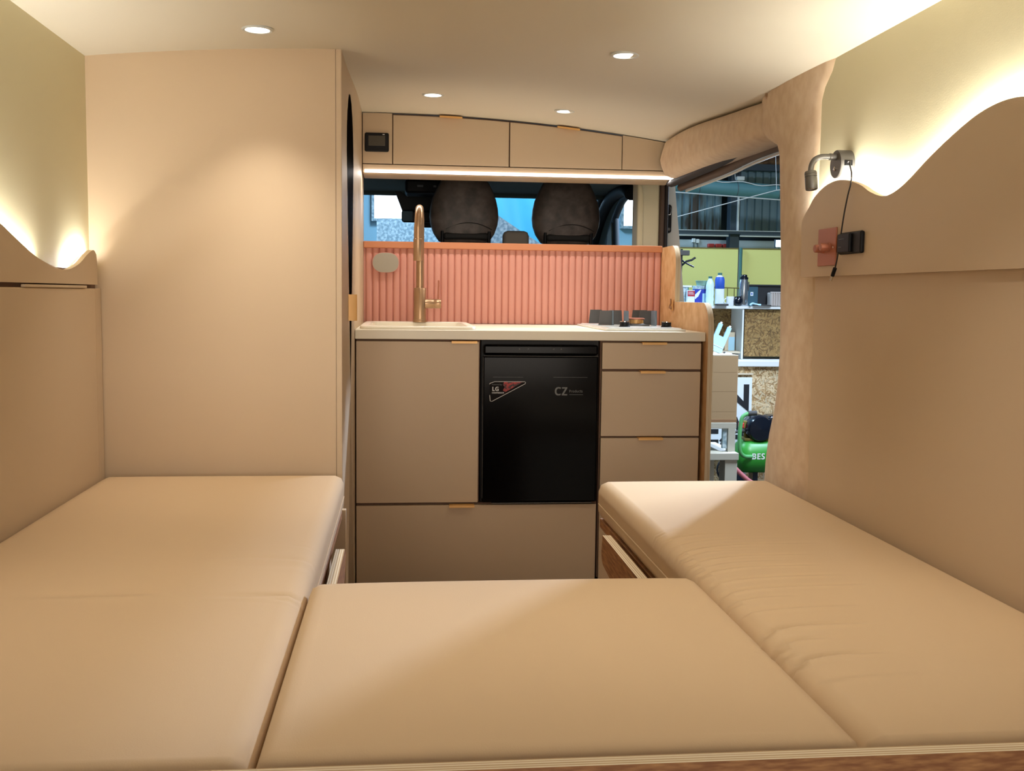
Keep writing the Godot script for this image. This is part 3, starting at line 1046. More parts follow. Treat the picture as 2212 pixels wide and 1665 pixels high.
func cushion(lo: Vector3, hi: Vector3, r: float, cuts: Vector3i, folds: Array, crown: float) -> MB:
	var b := mb().rbox(lo, hi, r, cuts)
	var c := (lo + hi) / 2.0
	var h := (hi - lo) / 2.0
	for i in b.P.size():
		var p := b.P[i]
		var u := (p.x - c.x) / h.x
		var w := (p.z - c.z) / h.z
		var t := clampf((p.y - lo.y) / (hi.y - lo.y), 0.0, 1.0)
		var dy := crown * (1.0 - pow(absf(u), 4.0)) * (1.0 - pow(absf(w), 6.0)) * t
		for f in folds:
			# f: start x, start z, direction (+1 / -1), length, depth, half width, bend, slope
			var s: float = (p.x - f[0]) * f[2]
			if s < -0.03 or s > f[3]:
				continue
			var q := clampf(s / f[3], 0.0, 1.0)
			var zc: float = f[1] + f[6] * pow(1.0 - q, 4.0) + f[7] * q
			var k: float = (p.z - zc) / f[5]
			var fade := smoothstep(-0.03, 0.012, s) * pow(1.0 - q, 1.2)
			dy -= f[4] * fade * (exp(-k * k) - 0.6 * exp(-(k - 1.7) * (k - 1.7))) * clampf(t * 1.4, 0.0, 1.0)
		b.P[i] = p + V(0, dy, 0)
	return b.weld()


func beds() -> void:
	# fold: x0, z0, dir, length, depth, half width, bend, slope
	var fl := [[-0.17, -1.625, -1.0, 0.17, 0.0075, 0.009, 0.0, 0.012], [-0.175, -1.605, -1.0, 0.10, 0.002, 0.006, 0.01, 0.0], [-0.40, -1.64, -1.0, 0.30, 0.0032, 0.014, 0.0, 0.02], [-0.17, -1.86, -1.0, 0.26, 0.0024, 0.010, 0.015, 0.01], [-0.17, -1.95, -1.0, 0.10, 0.0011, 0.006, 0.02, 0.0], [-0.17, -1.80, -1.0, 0.30, 0.0009, 0.014, 0.0, 0.015]]
	var l := thing("bench_cushion", "long tan mattress cushion on the left bench", "cushion", V(-0.46, 0.43, -1.85))
	var off := Transform3D(Basis(), V(0.46, -0.43, 1.85))
	var b := cushion(V(-0.766, 0.43, -2.735), V(-0.154, 0.525, -1.026), 0.022, Vector3i(46, 3, 210), fl, 0.006)
	shift(b, off)
	put(b, "cover", M["tan_fabric"], l)
	put(mb(off).tube(v3s([-0.1535, 0.470, -2.71, -0.1532, 0.470, -1.04]), 0.0016, 6), "piping", M["tan_piping"], l)
	var fr := []
	for k in [[-2.02, 0.10, 0.0016, 0.006, 0.05], [-1.975, 0.22, 0.0032, 0.0065, 0.07], [-1.93, 0.26, 0.0022, 0.008, 0.08], [-1.885, 0.30, 0.0036, 0.007, 0.09], [-1.84, 0.16, 0.0030, 0.006, 0.08], [-1.80, 0.25, 0.0034, 0.007, 0.08], [-1.76, 0.20, 0.0018, 0.008, 0.07], [-1.725, 0.24, 0.0038, 0.007, 0.07], [-1.66, 0.28, 0.0028, 0.009, 0.06], [-1.60, 0.30, 0.0030, 0.009, 0.05], [-1.545, 0.12, 0.0030, 0.007, 0.05], [-1.49, 0.24, 0.0024, 0.012, 0.03]]:
		fr.append([0.505, k[0] - 0.02, 1.0, k[1], k[2] * 1.9, k[3] * 0.75, k[4] * 0.6, 0.0])
	for k in [[-1.415, 0.20, 0.0050, 0.010, 0.035], [-1.355, 0.10, 0.0040, 0.008, 0.035], [-1.292, 0.16, 0.0052, 0.009, 0.035], [-1.305, 0.03, 0.003, 0.005, 0.01], [-1.22, 0.30, 0.0010, 0.012, 0.02]]:
		fr.append([0.505, k[0] - 0.012, 1.0, k[1], k[2] * 2.0, k[3] * 0.8, k[4], 0.004])
	var r := thing("bench_cushion", "narrower tan mattress cushion with creases on the right bench", "cushion", V(0.73, 0.43, -1.8))
	off = Transform3D(Basis(), V(-0.73, -0.43, 1.8))
	b = cushion(V(0.498, 0.43, -2.62), V(0.962, 0.525, -1.026), 0.024, Vector3i(64, 4, 400), fr, 0.006)
	shift(b, off)
	put(b, "cover", M["tan_fabric"], r)
	put(mb(off).tube(v3s([0.4975, 0.470, -2.59, 0.4970, 0.470, -1.04]), 0.0018, 6), "piping", M["tan_piping"], r)
	var m := thing("bench_cushion", "square tan cushion filling the gap between the two benches", "cushion", V(0.17, 0.43, -1.35))
	off = Transform3D(Basis(), V(-0.17, -0.43, 1.35))
	var fm := [[0.485, -1.36, -1.0, 0.06, 0.002, 0.008, 0.02, 0.0], [0.485, -1.33, -1.0, 0.09, 0.0014, 0.012, 0.02, 0.01]]
	b = cushion(V(-0.151, 0.43, -1.70), V(0.4945, 0.527, -1.026), 0.020, Vector3i(50, 3, 50), fm, 0.008)
	shift(b, off)
	put(b, "cover", M["tan_fabric"], m)

	# benches below
	var bl := thing("bench", "beige storage bench under the left cushion", "bench", V(-0.46, 0, -1.85))
	off = Transform3D(Basis(), V(0.46, 0, 1.85))
	put(mb(off).rbox(V(-0.766, 0.405, -2.74), V(-0.16, 0.428, -1.02), 0.002), "seat_board", M["plywood_brown"], bl)
	put(mb(off).rbox(V(-0.766, 0.0, -2.765), V(-0.150, 0.428, -2.745), 0.002), "end_panel", M["beige_laminate"], bl)
	put(mb(off).rbox(V(-0.766, 0.0, -2.50), V(-0.30, 0.404, -2.48), 0.001), "divider", M["beige_laminate"], bl)
	put(mb(off).rbox(V(-0.185, 0.0, -2.40), V(-0.165, 0.404, -1.02), 0.002), "front_panel", M["beige_laminate"], bl)
	rail(-0.150, -0.130, bl, off, "left")
	var br := thing("bench", "beige storage bench under the right cushion", "bench", V(0.73, 0, -1.8))
	off = Transform3D(Basis(), V(-0.73, 0, 1.8))
	put(mb(off).rbox(V(0.505, 0.405, -2.61), V(0.962, 0.428, -1.02), 0.002), "seat_board", M["plywood_brown"], br)
	put(mb(off).rbox(V(0.505, 0.0, -2.605), V(0.525, 0.404, -1.02), 0.002), "front_panel", M["beige_laminate"], br)
	put(mb(off).rbox(V(0.526, 0.0, -2.605), V(0.962, 0.404, -2.587), 0.002), "end_panel", M["beige_laminate"], br)
	rail(0.470, 0.490, br, off, "right")
	# slatted board across the gap and foot board
	var g := thing("gap_board", "plywood board carrying the square middle cushion", "board", V(0.17, 0.41, -1.35))
	put(mb().rbox(V(-0.30, -0.003, -0.335), V(0.30, 0.017, 0.33), 0.002), "board", M["plywood_brown"], g)
	var fb := thing("foot_board", "plywood board across the foot of the beds with a pale layered top edge", "board", V(0.09, 0, -0.99))
	off = Transform3D(Basis(), V(-0.09, 0, 0.99))
	var face := mb(off)
	var rim := mb(off)
	face.prism(poly([-0.80, 0.0, 0.985, 0.0, 0.985, 0.531, -0.80, 0.531]), -1.012, -0.992, "xy", rim)
	put(face, "board", M["plywood_brown"], fb)
	put(rim, "edge", M["plywood_edge_long"], fb)


func shift(b: MB, t: Transform3D) -> void:
	for i in b.P.size():
		b.P[i] = t * b.P[i]


func rail(x0: float, x1: float, parent: Node, off: Transform3D, side: String) -> void:
	var face := mb(off)
	var rim := mb(off)
	var o: Array
	if side == "right":
		o = [Vector2(-1.02, 0.435), Vector2(-2.39, 0.435)] + arc(Vector2(-2.37, 0.395), 0.03, 180, 250, 6) + [Vector2(-2.20, 0.345), Vector2(-1.02, 0.335)]
	else:
		o = [Vector2(-1.02, 0.425), Vector2(-2.33, 0.425), Vector2(-2.37, 0.405), Vector2(-2.33, 0.36), Vector2(-2.22, 0.33), Vector2(-1.02, 0.325)]
	face.prism(PackedVector2Array(o), x0, x1, "zy", rim)
	var p := put(face, "support_rail", M["plywood_brown"], parent)
	put(rim, "edge", M["plywood_edge"], p)


# ---------------------------------------------------------------- fittings on the right wall

func wall_fittings() -> void:
	var t := thing("reading_lamp", "grey swan-neck reading lamp on a round wall base", "lamp", V(0.985, 1.297, -2.262))
	put(mb(along_y(V(0, 0, 0), V(-1, 0, 0))).lathe([Vector2(0.031, 0.0), Vector2(0.031, 0.030), Vector2(0.030, 0.0315), Vector2(0.0, 0.0315)], 36), "base", M["grey_metal"], t)
	put(mb(along_y(V(-0.0315, -0.010, -0.001), V(-1, 0, 0))).lathe([Vector2(0.005, 0.0), Vector2(0.005, 0.002), Vector2(0.0035, 0.003), Vector2(0, 0.003)], 16), "switch_button", M["chrome"], t)
	var arm := catmull(v3s([-0.030, 0.016, 0, -0.048, 0.016, 0, -0.066, 0.015, 0, -0.080, 0.008, 0, -0.087, -0.006, 0, -0.088, -0.026, 0.0]), 6)
	put(mb().tube(arm, 0.0062, 14), "arm", M["grey_metal"], t)
	put(mb().tube(v3s([-0.030, 0.016, 0, -0.046, 0.016, 0]), 0.0075, 14), "arm_collar", M["grey_metal"], t)
	var hd := put(mb(along_y(V(-0.088, -0.020, 0.0), V(0.04, -1, 0.16))).lathe([Vector2(0.0, -0.004), Vector2(0.012, -0.003), Vector2(0.0135, 0.0), Vector2(0.0135, 0.004), Vector2(0.0122, 0.0045), Vector2(0.0122, 0.006), Vector2(0.0135, 0.0065), Vector2(0.0135, 0.009), Vector2(0.0122, 0.0095), Vector2(0.0122, 0.011), Vector2(0.0135, 0.0115), Vector2(0.0135, 0.036), Vector2(0.0125, 0.038), Vector2(0.010, 0.037), Vector2(0.009, 0.032)], 28), "head", M["grey_metal"], t)
	put(mb(along_y(V(-0.088, -0.020, 0.0), V(0.04, -1, 0.16))).lathe([Vector2(0.0105, 0.0355), Vector2(0.006, 0.031), Vector2(0.0, 0.030)], 20), "lens", M["chrome"], hd)
	put(mb().rbox(V(-0.024, -0.006, 0.027), V(-0.006, 0.006, 0.033), 0.001), "usb_socket", M["black_plastic"], t)

	var c := thing("usb_cable", "thin dark charging cable hanging from the reading lamp", "cable", V(0.945, 1.2, -2.19))
	var off := Transform3D(Basis(), V(-0.945, -1.2, 2.19))
	var cp := catmull(v3s([0.968, 1.298, -2.232, 0.955, 1.296, -2.19, 0.945, 1.284, -2.166, 0.942, 1.263, -2.149, 0.942, 1.242, -2.151, 0.941, 1.218, -2.162, 0.940, 1.173, -2.177, 0.938, 1.115, -2.188, 0.940, 1.085, -2.202, 0.942, 1.066, -2.216]), 6)
	put(mb(off).tube(cp, 0.0016, 6), "cord", M["rubber"], c)
	put(mb(off).tube(v3s([0.942, 1.066, -2.216, 0.942, 1.050, -2.228]), 0.0045, 8), "plug", M["black_plastic"], c)
	put(mb(off).tube(v3s([0.942, 1.050, -2.228, 0.942, 1.040, -2.236]), 0.0034, 6), "plug_tip", M["chrome"], c)

	var d := thing("dimmer_switch", "copper wall plate with two round dimmer knobs", "switch", V(0.950, 1.115, -2.277))
	put(mb().rbox(V(-0.004, -0.042, -0.050), V(0.0, 0.042, 0.050), 0.0018), "plate", M["copper"], d)
	for kz in [[-0.018, -0.003], [0.014, -0.001]]:
		put(mb(along_y(V(-0.004, kz[1], kz[0]), V(-1, 0, 0))).lathe([Vector2(0.0105, 0.0), Vector2(0.0105, 0.003), Vector2(0.009, 0.004), Vector2(0.009, 0.019), Vector2(0.008, 0.0205), Vector2(0.0, 0.0205)], 24), "knob", M["copper"], d)
	put(mb(along_y(V(-0.004, -0.002, 0.036), V(-1, 0, 0))).lathe([Vector2(0.0022, 0.0), Vector2(0.0018, 0.001), Vector2(0, 0.001)], 10), "screw", M["chrome"], d)
	put(mb(along_y(V(-0.004, -0.002, -0.040), V(-1, 0, 0))).lathe([Vector2(0.0022, 0.0), Vector2(0.0018, 0.001), Vector2(0, 0.001)], 10), "screw", M["chrome"], d)

	var s := thing("power_socket", "black rectangular socket with flap cover beside the copper switch", "socket", V(0.950, 1.118, -2.146))
	put(mb().rbox(V(-0.010, -0.0235, -0.052), V(0.0, 0.0235, 0.058), 0.004), "frame", M["black_plastic"], s)
	var fl := put(mb().rbox(V(-0.0165, -0.0205, -0.046), V(-0.009, 0.0205, 0.016), 0.003), "flap", M["black_plastic"], s)
	put(mb().box(-0.0172, -0.0162, 0.008, 0.0095, -0.036, -0.008, 0.0), "ridge", M["grey_print"], fl)
	put(mb().box(-0.0172, -0.0162, -0.009, -0.0075, -0.036, -0.022, 0.0), "ridge", M["grey_print"], fl)


# ---------------------------------------------------------------- cab

func headrest(cx: float, label: String) -> void:
	var t := thing("car_seat", label, "seat", V(cx, 0.2, -4.82), "front seats")
	var off := Transform3D(Basis(), V(0, -0.2, 0))
	var rows := []
	for lv in [[1.226, 0.020, 0.02], [1.228, 0.085, 0.035], [1.240, 0.116, 0.050], [1.275, 0.140, 0.056], [1.315, 0.154, 0.060], [1.350, 0.1585, 0.062], [1.390, 0.155, 0.062], [1.430, 0.146, 0.060], [1.470, 0.130, 0.056], [1.505, 0.112, 0.050], [1.535, 0.090, 0.042], [1.553, 0.055, 0.03], [1.560, 0.01, 0.01]]:
		var row := []
		for k in 32:
			var q := TAU * k / 32.0
			row.append(V(signf(cos(q)) * pow(absf(cos(q)), 0.6) * lv[1], lv[0], signf(sin(q)) * pow(absf(sin(q)), 0.6) * lv[2]))
		rows.append(row)
	var h := put(mb(off).loft(rows, true, true), "headrest", M["black_leather"], t)
	var sm := []
	for i in 17:
		var u := lerpf(-1.0, 1.0, i / 16.0)
		sm.append(off * V(u * 0.105 + 0.02, 1.322 - 0.030 * u * u, 0.0595 - 0.006 * u * u))
	put(mb().tube(sm, 0.0022, 6), "seam", M["seat_dark"], h)
	put(mb(off).rbox(V(-0.098, 1.243, 0.0), V(0.112, 1.282, 0.0585), 0.016), "lower_cover", M["seat_dark"], h)
	for sx in [-0.100, 0.112]:
		put(mb(off).tube(v3s([sx, 1.10, 0.045, sx, 1.285, 0.045]), 0.0085, 10), "post", M["black_plastic"], t)
	rows = []
	for lv in [[0.45, 0.175, 0.07], [0.9, 0.18, 0.075], [1.05, 0.18, 0.07], [1.13, 0.17, 0.06], [1.165, 0.16, 0.045], [1.172, 0.02, 0.01]]:
		var row := []
		for k in 32:
			var q := TAU * k / 32.0
			row.append(V(signf(cos(q)) * pow(absf(cos(q)), 0.5) * lv[1], lv[0], signf(sin(q)) * pow(absf(sin(q)), 0.5) * lv[2]))
		rows.append(row)
	put(mb(off).loft(rows, true, true), "backrest", M["black_leather"], t)
	put(mb(off).rbox(V(-0.18, 0.2, -0.55), V(0.18, 0.48, 0.05), 0.05), "seat_base", M["black_leather"], t)


func cab() -> void:
	headrest(0.274, "black leather front seat seen behind the tap")
	headrest(0.745, "black leather front seat with scuffed headrest above the hob side")
	var m := thing("middle_seat", "small grey-black middle headrest between the two front seats", "seat", V(0.513, 0.2, -4.82))
	put(mb().rbox(V(-0.060, 0.90, -0.035), V(0.060, 1.092, 0.035), 0.022, Vector3i(4, 4, 2)), "headrest", M["grey_cloth"], m)
	put(mb().rbox(V(-0.032, 0.0, -0.05), V(0.032, 0.88, 0.05), 0.03), "backrest", M["seat_dark"], m)
	# shell of the cab
	var c := fixed("wall_cab", "grey headliner, dark dashboard and door frame of the cab")
	put(mb().box(-0.92, 1.14, 1.565, 1.60, -5.92, -4.30, 0.004), "headliner", M["grey_headliner"], c)
	put(mb().rbox(V(-0.92, 1.545, -5.96), V(1.16, 1.58, -5.90), 0.01), "screen_header", M["grey_headliner"], c)
	put(mb().rbox(V(-0.92, 0.4, -6.9), V(1.16, 0.98, -5.7), 0.04), "dashboard", M["seat_dark"], c)
	# right cab side with the arched window opening
	var o := v2s([-4.55, 0.0, -4.55, 1.70, -6.0, 1.60, -6.55, 1.12, -6.9, 1.0, -6.9, 0.0, -5.95, 0.0])
	o += catmull(v2s([-5.95, 1.15, -5.904, 1.299, -5.757, 1.42, -5.565, 1.505, -5.402, 1.527, -5.291, 1.530, -5.22, 1.512, -5.165, 1.45, -5.15, 1.30, -5.15, 1.15]), 4)
	o += [Vector2(-5.15, 0.0)]
	put(mb().prism(PackedVector2Array(o), 1.15, 1.18, "zy"), "door_side", M["grey_headliner"], c)
	var ap := []
	for p in catmull(v2s([-6.40, 1.16, -6.21, 1.30, -6.00, 1.435, -5.75, 1.525, -5.52, 1.550, -5.33, 1.543, -5.20, 1.51]), 5):
		ap.append(V(1.14, p.y, p.x))
	put(mb().tube(ap, 0.042, 10, 0.8), "door_seal", M["black_matte"], c)
	var fr := []
	for p in catmull(v2s([-5.95, 1.15, -5.904, 1.299, -5.757, 1.42, -5.565, 1.505, -5.402, 1.527, -5.291, 1.530, -5.22, 1.512, -5.165, 1.45]), 5):
		fr.append(V(1.165, p.y, p.x))
	put(mb().tube(fr, 0.02, 8), "window_frame", M["steel_dark"], c)
	put(mb().tube(v3s([1.16, 1.0, -5.62, 1.16, 1.42, -5.70]), 0.018, 8), "quarter_light_post", M["steel_dark"], c)
	put(mb().prism(poly([-5.95, 1.0, -5.62, 1.0, -5.70, 1.40, -5.80, 1.34]), 1.135, 1.15, "zy"), "mirror_cover", M["grey_headliner"], c)
	var g := fixed("window_1", "windscreen of the van")
	var gm := mb()
	gm.quad(V(-0.92, 1.56, -5.93), V(1.14, 1.56, -5.93), V(1.14, 0.98, -6.75), V(-0.92, 0.98, -6.75), V(0, 0.82, -0.58), V(0, 0.82, -0.58), V(0, 0.82, -0.58), V(0, 0.82, -0.58))
	put(gm, "pane", M["windscreen_glass"], g)
	put(mb().tube(v3s([1.13, 1.57, -5.92, 1.15, 1.25, -6.40, 1.16, 0.98, -6.8]), 0.03, 8), "pillar", M["black_matte"], g)
	# dark sun shade, console and mirror
	var v := thing("sun_visor", "black folded sun visor hanging beside the white window", "visor", V(0.07, 1.45, -5.62))
	put(mb().prism(poly([-0.118, 0.088, -0.086, 0.086, -0.052, 0.062, 0.12, 0.066, 0.16, -0.10, 0.04, -0.10, 0.01, -0.03, -0.071, -0.034]), -0.012, 0.012, "xy"), "flap", M["black_matte"], v)
	var k := thing("overhead_console", "dark overhead console under the cab headliner", "console", V(0.14, 1.53, -5.35))
	put(mb().rbox(V(-0.135, -0.035, -0.10), V(0.16, 0.036, 0.10), 0.016), "housing", M["black_plastic"], k)
	put(mb().rbox(V(-0.075, -0.004, 0.098), V(-0.045, 0.006, 0.103), 0.002), "button", M["grey_print"], k)
	put(mb().rbox(V(0.005, -0.004, 0.098), V(0.02, 0.006, 0.103), 0.002), "button", M["grey_print"], k)
	var mi := thing("rear_view_mirror", "dark teal rear-view mirror partly behind the tap", "mirror", V(0.068, 1.40, -5.50))
	put(mb().rbox(V(-0.08, -0.032, -0.02), V(0.10, 0.032, 0.008), 0.014), "housing", M["black_plastic"], mi)
	put(mb().rbox(V(-0.074, -0.026, 0.006), V(-0.022, 0.026, 0.010), 0.002), "glass", M["crate_teal"], mi)
	put(mb().tube(v3s([0.07, 0.0, -0.02, 0.09, 0.05, -0.04, 0.09, 0.12, -0.05]), 0.008, 8), "stalk", M["black_plastic"], mi)


# ---------------------------------------------------------------- workshop

func workshop() -> void:
	setting(mb().box(-7, 9, -0.68, -0.60, -11.2, 6, 0.0), "ground", M["concrete"], "grey concrete workshop floor")
	setting(mb().box(-7, 9, 4.6, 4.7, -11.2, 6, 0.0), "roof_workshop", M["roof_brown"], "dark workshop roof")
	setting(mb().box(-7.1, -7, -0.6, 4.6, -11.2, 6, 0.0), "wall_workshop_left", M["wall_paint"], "far left workshop wall")
	setting(mb().box(9, 9.1, -0.6, 4.6, -11.2, 6, 0.0), "wall_workshop_right", M["wall_paint"], "far right workshop wall")
	setting(mb().box(-7, 9, -0.6, 4.6, 6.0, 6.1, 0.0), "wall_workshop_rear", M["wall_paint"], "workshop wall behind the van")
	var fw := fixed("wall_workshop_front", "workshop front wall of painted blockwork and corrugated sheets")
	put(mb().box(-7, 2.55, -0.6, 4.6, -11.1, -10.95, 0.0), "wall_section", M["sky_tinted_wall"], fw)
	put(mb().box(2.55, 9, -0.6, 1.60, -11.1, -10.80, 0.0), "wall_section", M["wall_paint"], fw)
	put(mb().box(2.55, 9, 1.6, 4.6, -11.1, -10.95, 0.0), "wall_section", M["steel_dark"], fw)
	# corrugated sheets, each with its ribs
	var sheets := [[2.58, 3.30, "rusty_corrugated"], [3.42, 5.8, "corrugated"]]
	for s in sheets:
		var pr: Array = []
		var x: float = s[0]
		while x < s[1]:
			pr += [Vector2(x, -10.72), Vector2(x + 0.045, -10.72), Vector2(x + 0.055, -10.745), Vector2(x + 0.072, -10.745)]
			x += 0.082
		var back := []
		for p in pr:
			back.append(p + Vector2(0, -0.01))
		back.reverse()
		put(mb().prism(PackedVector2Array(pr + back), 1.66, 2.46, "xz"), "corrugated_sheet", M[s[2]], fw)
	var fr := thing("steel_column", "dark steel column between the two corrugated wall sheets", "column", V(3.345, -0.6, -10.45))
	put(mb().rbox(V(-0.05, 0.0, -0.06), V(0.05, 4.2, 0.06), 0.004), "shaft", M["steel_dark"], fr)
	put(mb().box(0.015, 0.035, 2.25, 2.80, 0.06, 0.08), "conduit", M["cable_white"], fr)
	var be := thing("wall_beam", "dark horizontal steel rail below the corrugated wall sheets", "beam", V(3.4, 1.655, -10.35))
	put(mb().rbox(V(-0.95, -0.020, -0.03), V(2.6, 0.012, 0.03), 0.003), "rail", M["steel_dark"], be)
	put(mb().rbox(V(-0.95, 0.010, 0.02), V(2.6, 0.016, 0.034), 0.001), "flange", M["cable_white"], be)
	var ea := thing("eaves_beam", "dark steel eaves beam under the brown workshop roof lining", "beam", V(3.5, 2.30, -10.30))
	put(mb().rbox(V(-0.95, -0.035, -0.04), V(2.5, 0.03, 0.04), 0.004), "rail", M["steel_dark"], ea)
	for tb in [[2.72, 3.26, 1.617, "white fluorescent tube fitting left of the steel column"], [3.38, 4.3, 1.617, "white fluorescent tube fitting right of the steel column"]]:
		var q := thing("tube_light", tb[3], "tube light", V((tb[0] + tb[1]) / 2, tb[2], -10.33), "unlit tube lights on the rail")
		var hl: float = (tb[1] - tb[0]) / 2
		put(mb().tube(v3s([-hl, 0, 0, hl, 0, 0]), 0.008, 8), "tube", M["cable_white"], q)
		put(mb().rbox(V(-hl, 0.008, -0.01), V(hl, 0.020, 0.01), 0.002), "batten", M["steel_mid"], q)
	# sloping brown roof lining with truss members
	var rl := mb()
	rl.prism(poly([-10.6, 2.33, -10.6, 2.40, -5.5, 4.5, -5.5, 4.4]), 1.6, 6.5, "zy")
	setting(rl, "roof_lining", M["roof_brown"], "mottled brown insulation under the workshop roof")
	for tr in [[[3.2, 2.36, -10.2, 4.1, 2.72, -10.2], "dark diagonal truss bar under the brown roof lining"], [[3.32, 2.75, -10.0, 3.335, 2.30, -10.2], "thin upright truss rod under the brown roof lining"], [[3.02, 2.60, -9.9, 3.45, 2.62, -9.9], "pale horizontal conduit under the brown roof lining"]]:
		tag(put(mb().tube(v3s(tr[0]), 0.016, 6), "truss_bar", M["steel_dark"] if "dark" in tr[1] else M["cable_white"]), tr[1], "truss bar")
	var du := thing("air_duct", "large teal spiral air duct along the workshop wall", "duct", V(3.2, 2.02, -9.8))
	put(mb().tube(v3s([-1.0, 0.055, 0, 2.6, -0.125, 0]), 0.072, 24), "pipe", M["duct"], du)
	for q in [-0.75, -0.42, -0.05, 0.36, 0.75, 1.15, 1.55, 1.95, 2.35]:
		put(mb().tube(v3s([q, 0.005 - q * 0.05, 0, q + 0.008, 0.005 - q * 0.05, 0]), 0.0745, 24), "seam_ring", M["steel_mid"], du)
	put(mb().tube(v3s([-1.0, -0.018, 0.035, 2.6, -0.198, 0.035]), 0.006, 6), "edge_strip", M["cable_white"], du)
	var cb := []
	for i in 24:
		cb.append(V(2.35 + i * 0.065, 2.135 - i * 0.004 + 0.012 * sin(i * 1.1), -9.74))
	tag(put(mb().tube(cb, 0.005, 5), "wall_cable", M["cable_white"]), "pale cable draped along the top of the air duct", "cable")
	tag(put(mb().tube(v3s([2.30, 1.675, -9.5, 3.44, 1.995, -9.5, 3.62, 2.02, -9.5]), 0.0045, 5), "rope", M["cable_white"]), "thin pale rope stretched across the workshop", "rope")
	tag(put(mb().tube(v3s([3.40, 2.75, -9.5, 3.445, 2.0, -9.5]), 0.0035, 5), "hanging_cord", M["cable_white"]), "thin cord hanging from the workshop roof", "cord")
	var jb := thing("junction_box", "grey junction box with a sensor below on the steel column", "junction box", V(3.372, 2.30, -10.37))
	put(mb().rbox(V(-0.035, -0.028, -0.02), V(0.035, 0.028, 0.02), 0.004), "box", M["board_grey"], jb)
	put(mb().rbox(V(-0.035, -0.125, -0.02), V(0.045, -0.085, 0.03), 0.006), "sensor", M["shelf_white"], jb)
	put(mb().tube(v3s([0.0, -0.028, 0, 0.005, -0.09, 0]), 0.006, 6), "stem", M["steel_mid"], jb)
	put(mb().tube(catmull(v3s([-0.03, -0.02, 0.02, -0.055, -0.05, 0.02, -0.05, -0.12, 0.02]), 5), 0.004, 6), "lead", M["cable_white"], jb)
	for sb in [[3.03, 1.590, "small white switch box on the workshop wall, left one"], [3.072, 1.584, "small white switch box on the workshop wall, right one"]]:
		var sw := thing("switch_box", sb[2], "switch box", V(sb[0], sb[1], -10.786))
		put(mb().rbox(V(-0.017, -0.021, -0.015), V(0.017, 0.021, 0.015), 0.003), "box", M["shelf_white"], sw)
		put(mb().tube(v3s([0, -0.02, 0, 0, -0.12, 0]), 0.005, 6), "conduit", M["steel_mid"], sw)
	for i in 3:
		tag(put(mb().rbox(V(3.18 + i * 0.08, 1.52, -10.80), V(3.243 + i * 0.08, 1.558, -10.74), 0.006), "red_case", M["red_plastic"]), "small red case, %s of three above the yellow board" % ["left", "middle", "right"][i], "case", "red cases above the yellow boards")
	# lamps
	var fl := thing("flood_light", "bright white floodlight above the right yellow board", "light", V(3.535, 1.51, -9.6))
	put(mb().rbox(V(-0.05, -0.04, -0.03), V(0.05, 0.04, 0.0), 0.006), "housing", M["steel_dark"], fl)
	put(mb().rbox(V(-0.042, -0.032, -0.005), V(0.042, 0.032, 0.006), 0.004), "lens", M["flood_face"], fl)
	put(mb().tube(v3s([0, -2.11, -0.02, 0, -0.03, -0.02]), 0.014, 8), "pole", M["steel_mid"], fl)
	area(fl, V(0, 0, 0.012), V(-0.1, -0.1, 1), 0.08, 0.06, 0.5, "cfe6ff")
	var hb := thing("work_lamp", "square LED work lamp hung from the workshop roof outside the sliding doorway", "light", V(3.9, 0.25, -6.9))
	put(mb().tube(v3s([0, 2.95, 0, 0, 3.62, 0]), 0.02, 8), "drop_rod", M["steel_mid"], hb)
	var to := V(-3.0, -2.6, 4.3).normalized()
	var ht := along_y(V(0, 2.95, 0), to)
	put(mb(ht).box(-0.20, 0.20, -0.06, 0.0, -0.20, 0.20, 0.006), "housing", M["steel_dark"], hb)
	put(mb(ht).box(-0.18, 0.18, -0.002, 0.004, -0.18, 0.18, 0.001), "lens", M["sky_pane"], hb)
	area(hb, V(0, 2.95, 0) + to * 0.02, to, 0.22, 0.22, 42.0, "c4dbff")
	# added lights, out of view, to brighten bench fronts and hall ahead
	for rlt in [[2.9, 3.4, -4.9, 34.0, "added fill light over the workshop bench, out of view", "d5e6f5"], [0.3, 3.4, -8.6, 24.0, "added fill light ahead of the van, out of view", "b2d6f2"]]:
		var w := thing("added_roof_light", rlt[4], "light", V(rlt[0], rlt[1], rlt[2]))
		put(mb().rbox(V(-0.62, 0.01, -0.32), V(0.62, 0.05, 0.32), 0.004), "frame", M["steel_mid"], w)
		put(mb().rbox(V(-0.6, -0.004, -0.3), V(0.6, 0.012, 0.3), 0.002), "pane", M["sky_pane"], w)
		area(w, V(0, -0.012, 0), V(0, -1, 0), 1.2, 0.6, rlt[3], rlt[5])
	# added glowing gate, unseen behind the camera, to brighten the kitchen fronts
	var gt := fixed("door_1", "added fill light gate, unseen, in the rear wall of the workshop")
	for gx in [-1.35, 0.05, 1.45]:
		put(mb().box(gx - 0.66, gx + 0.66, -0.5, 2.9, 5.93, 5.99, 0.0), "fill_gate_panel", M["fill_gate_pane"], gt)
		for e in [gx - 0.70, gx + 0.66]:
			put(mb().box(e, e + 0.04, -0.6, 3.0, 5.90, 5.99, 0.002), "fill_gate_post", M["steel_mid"], gt)
		area(gt, V(gx, 1.2, 5.90), V(0, 0, -1), 1.3, 3.3, 8.0, "ffeedb")
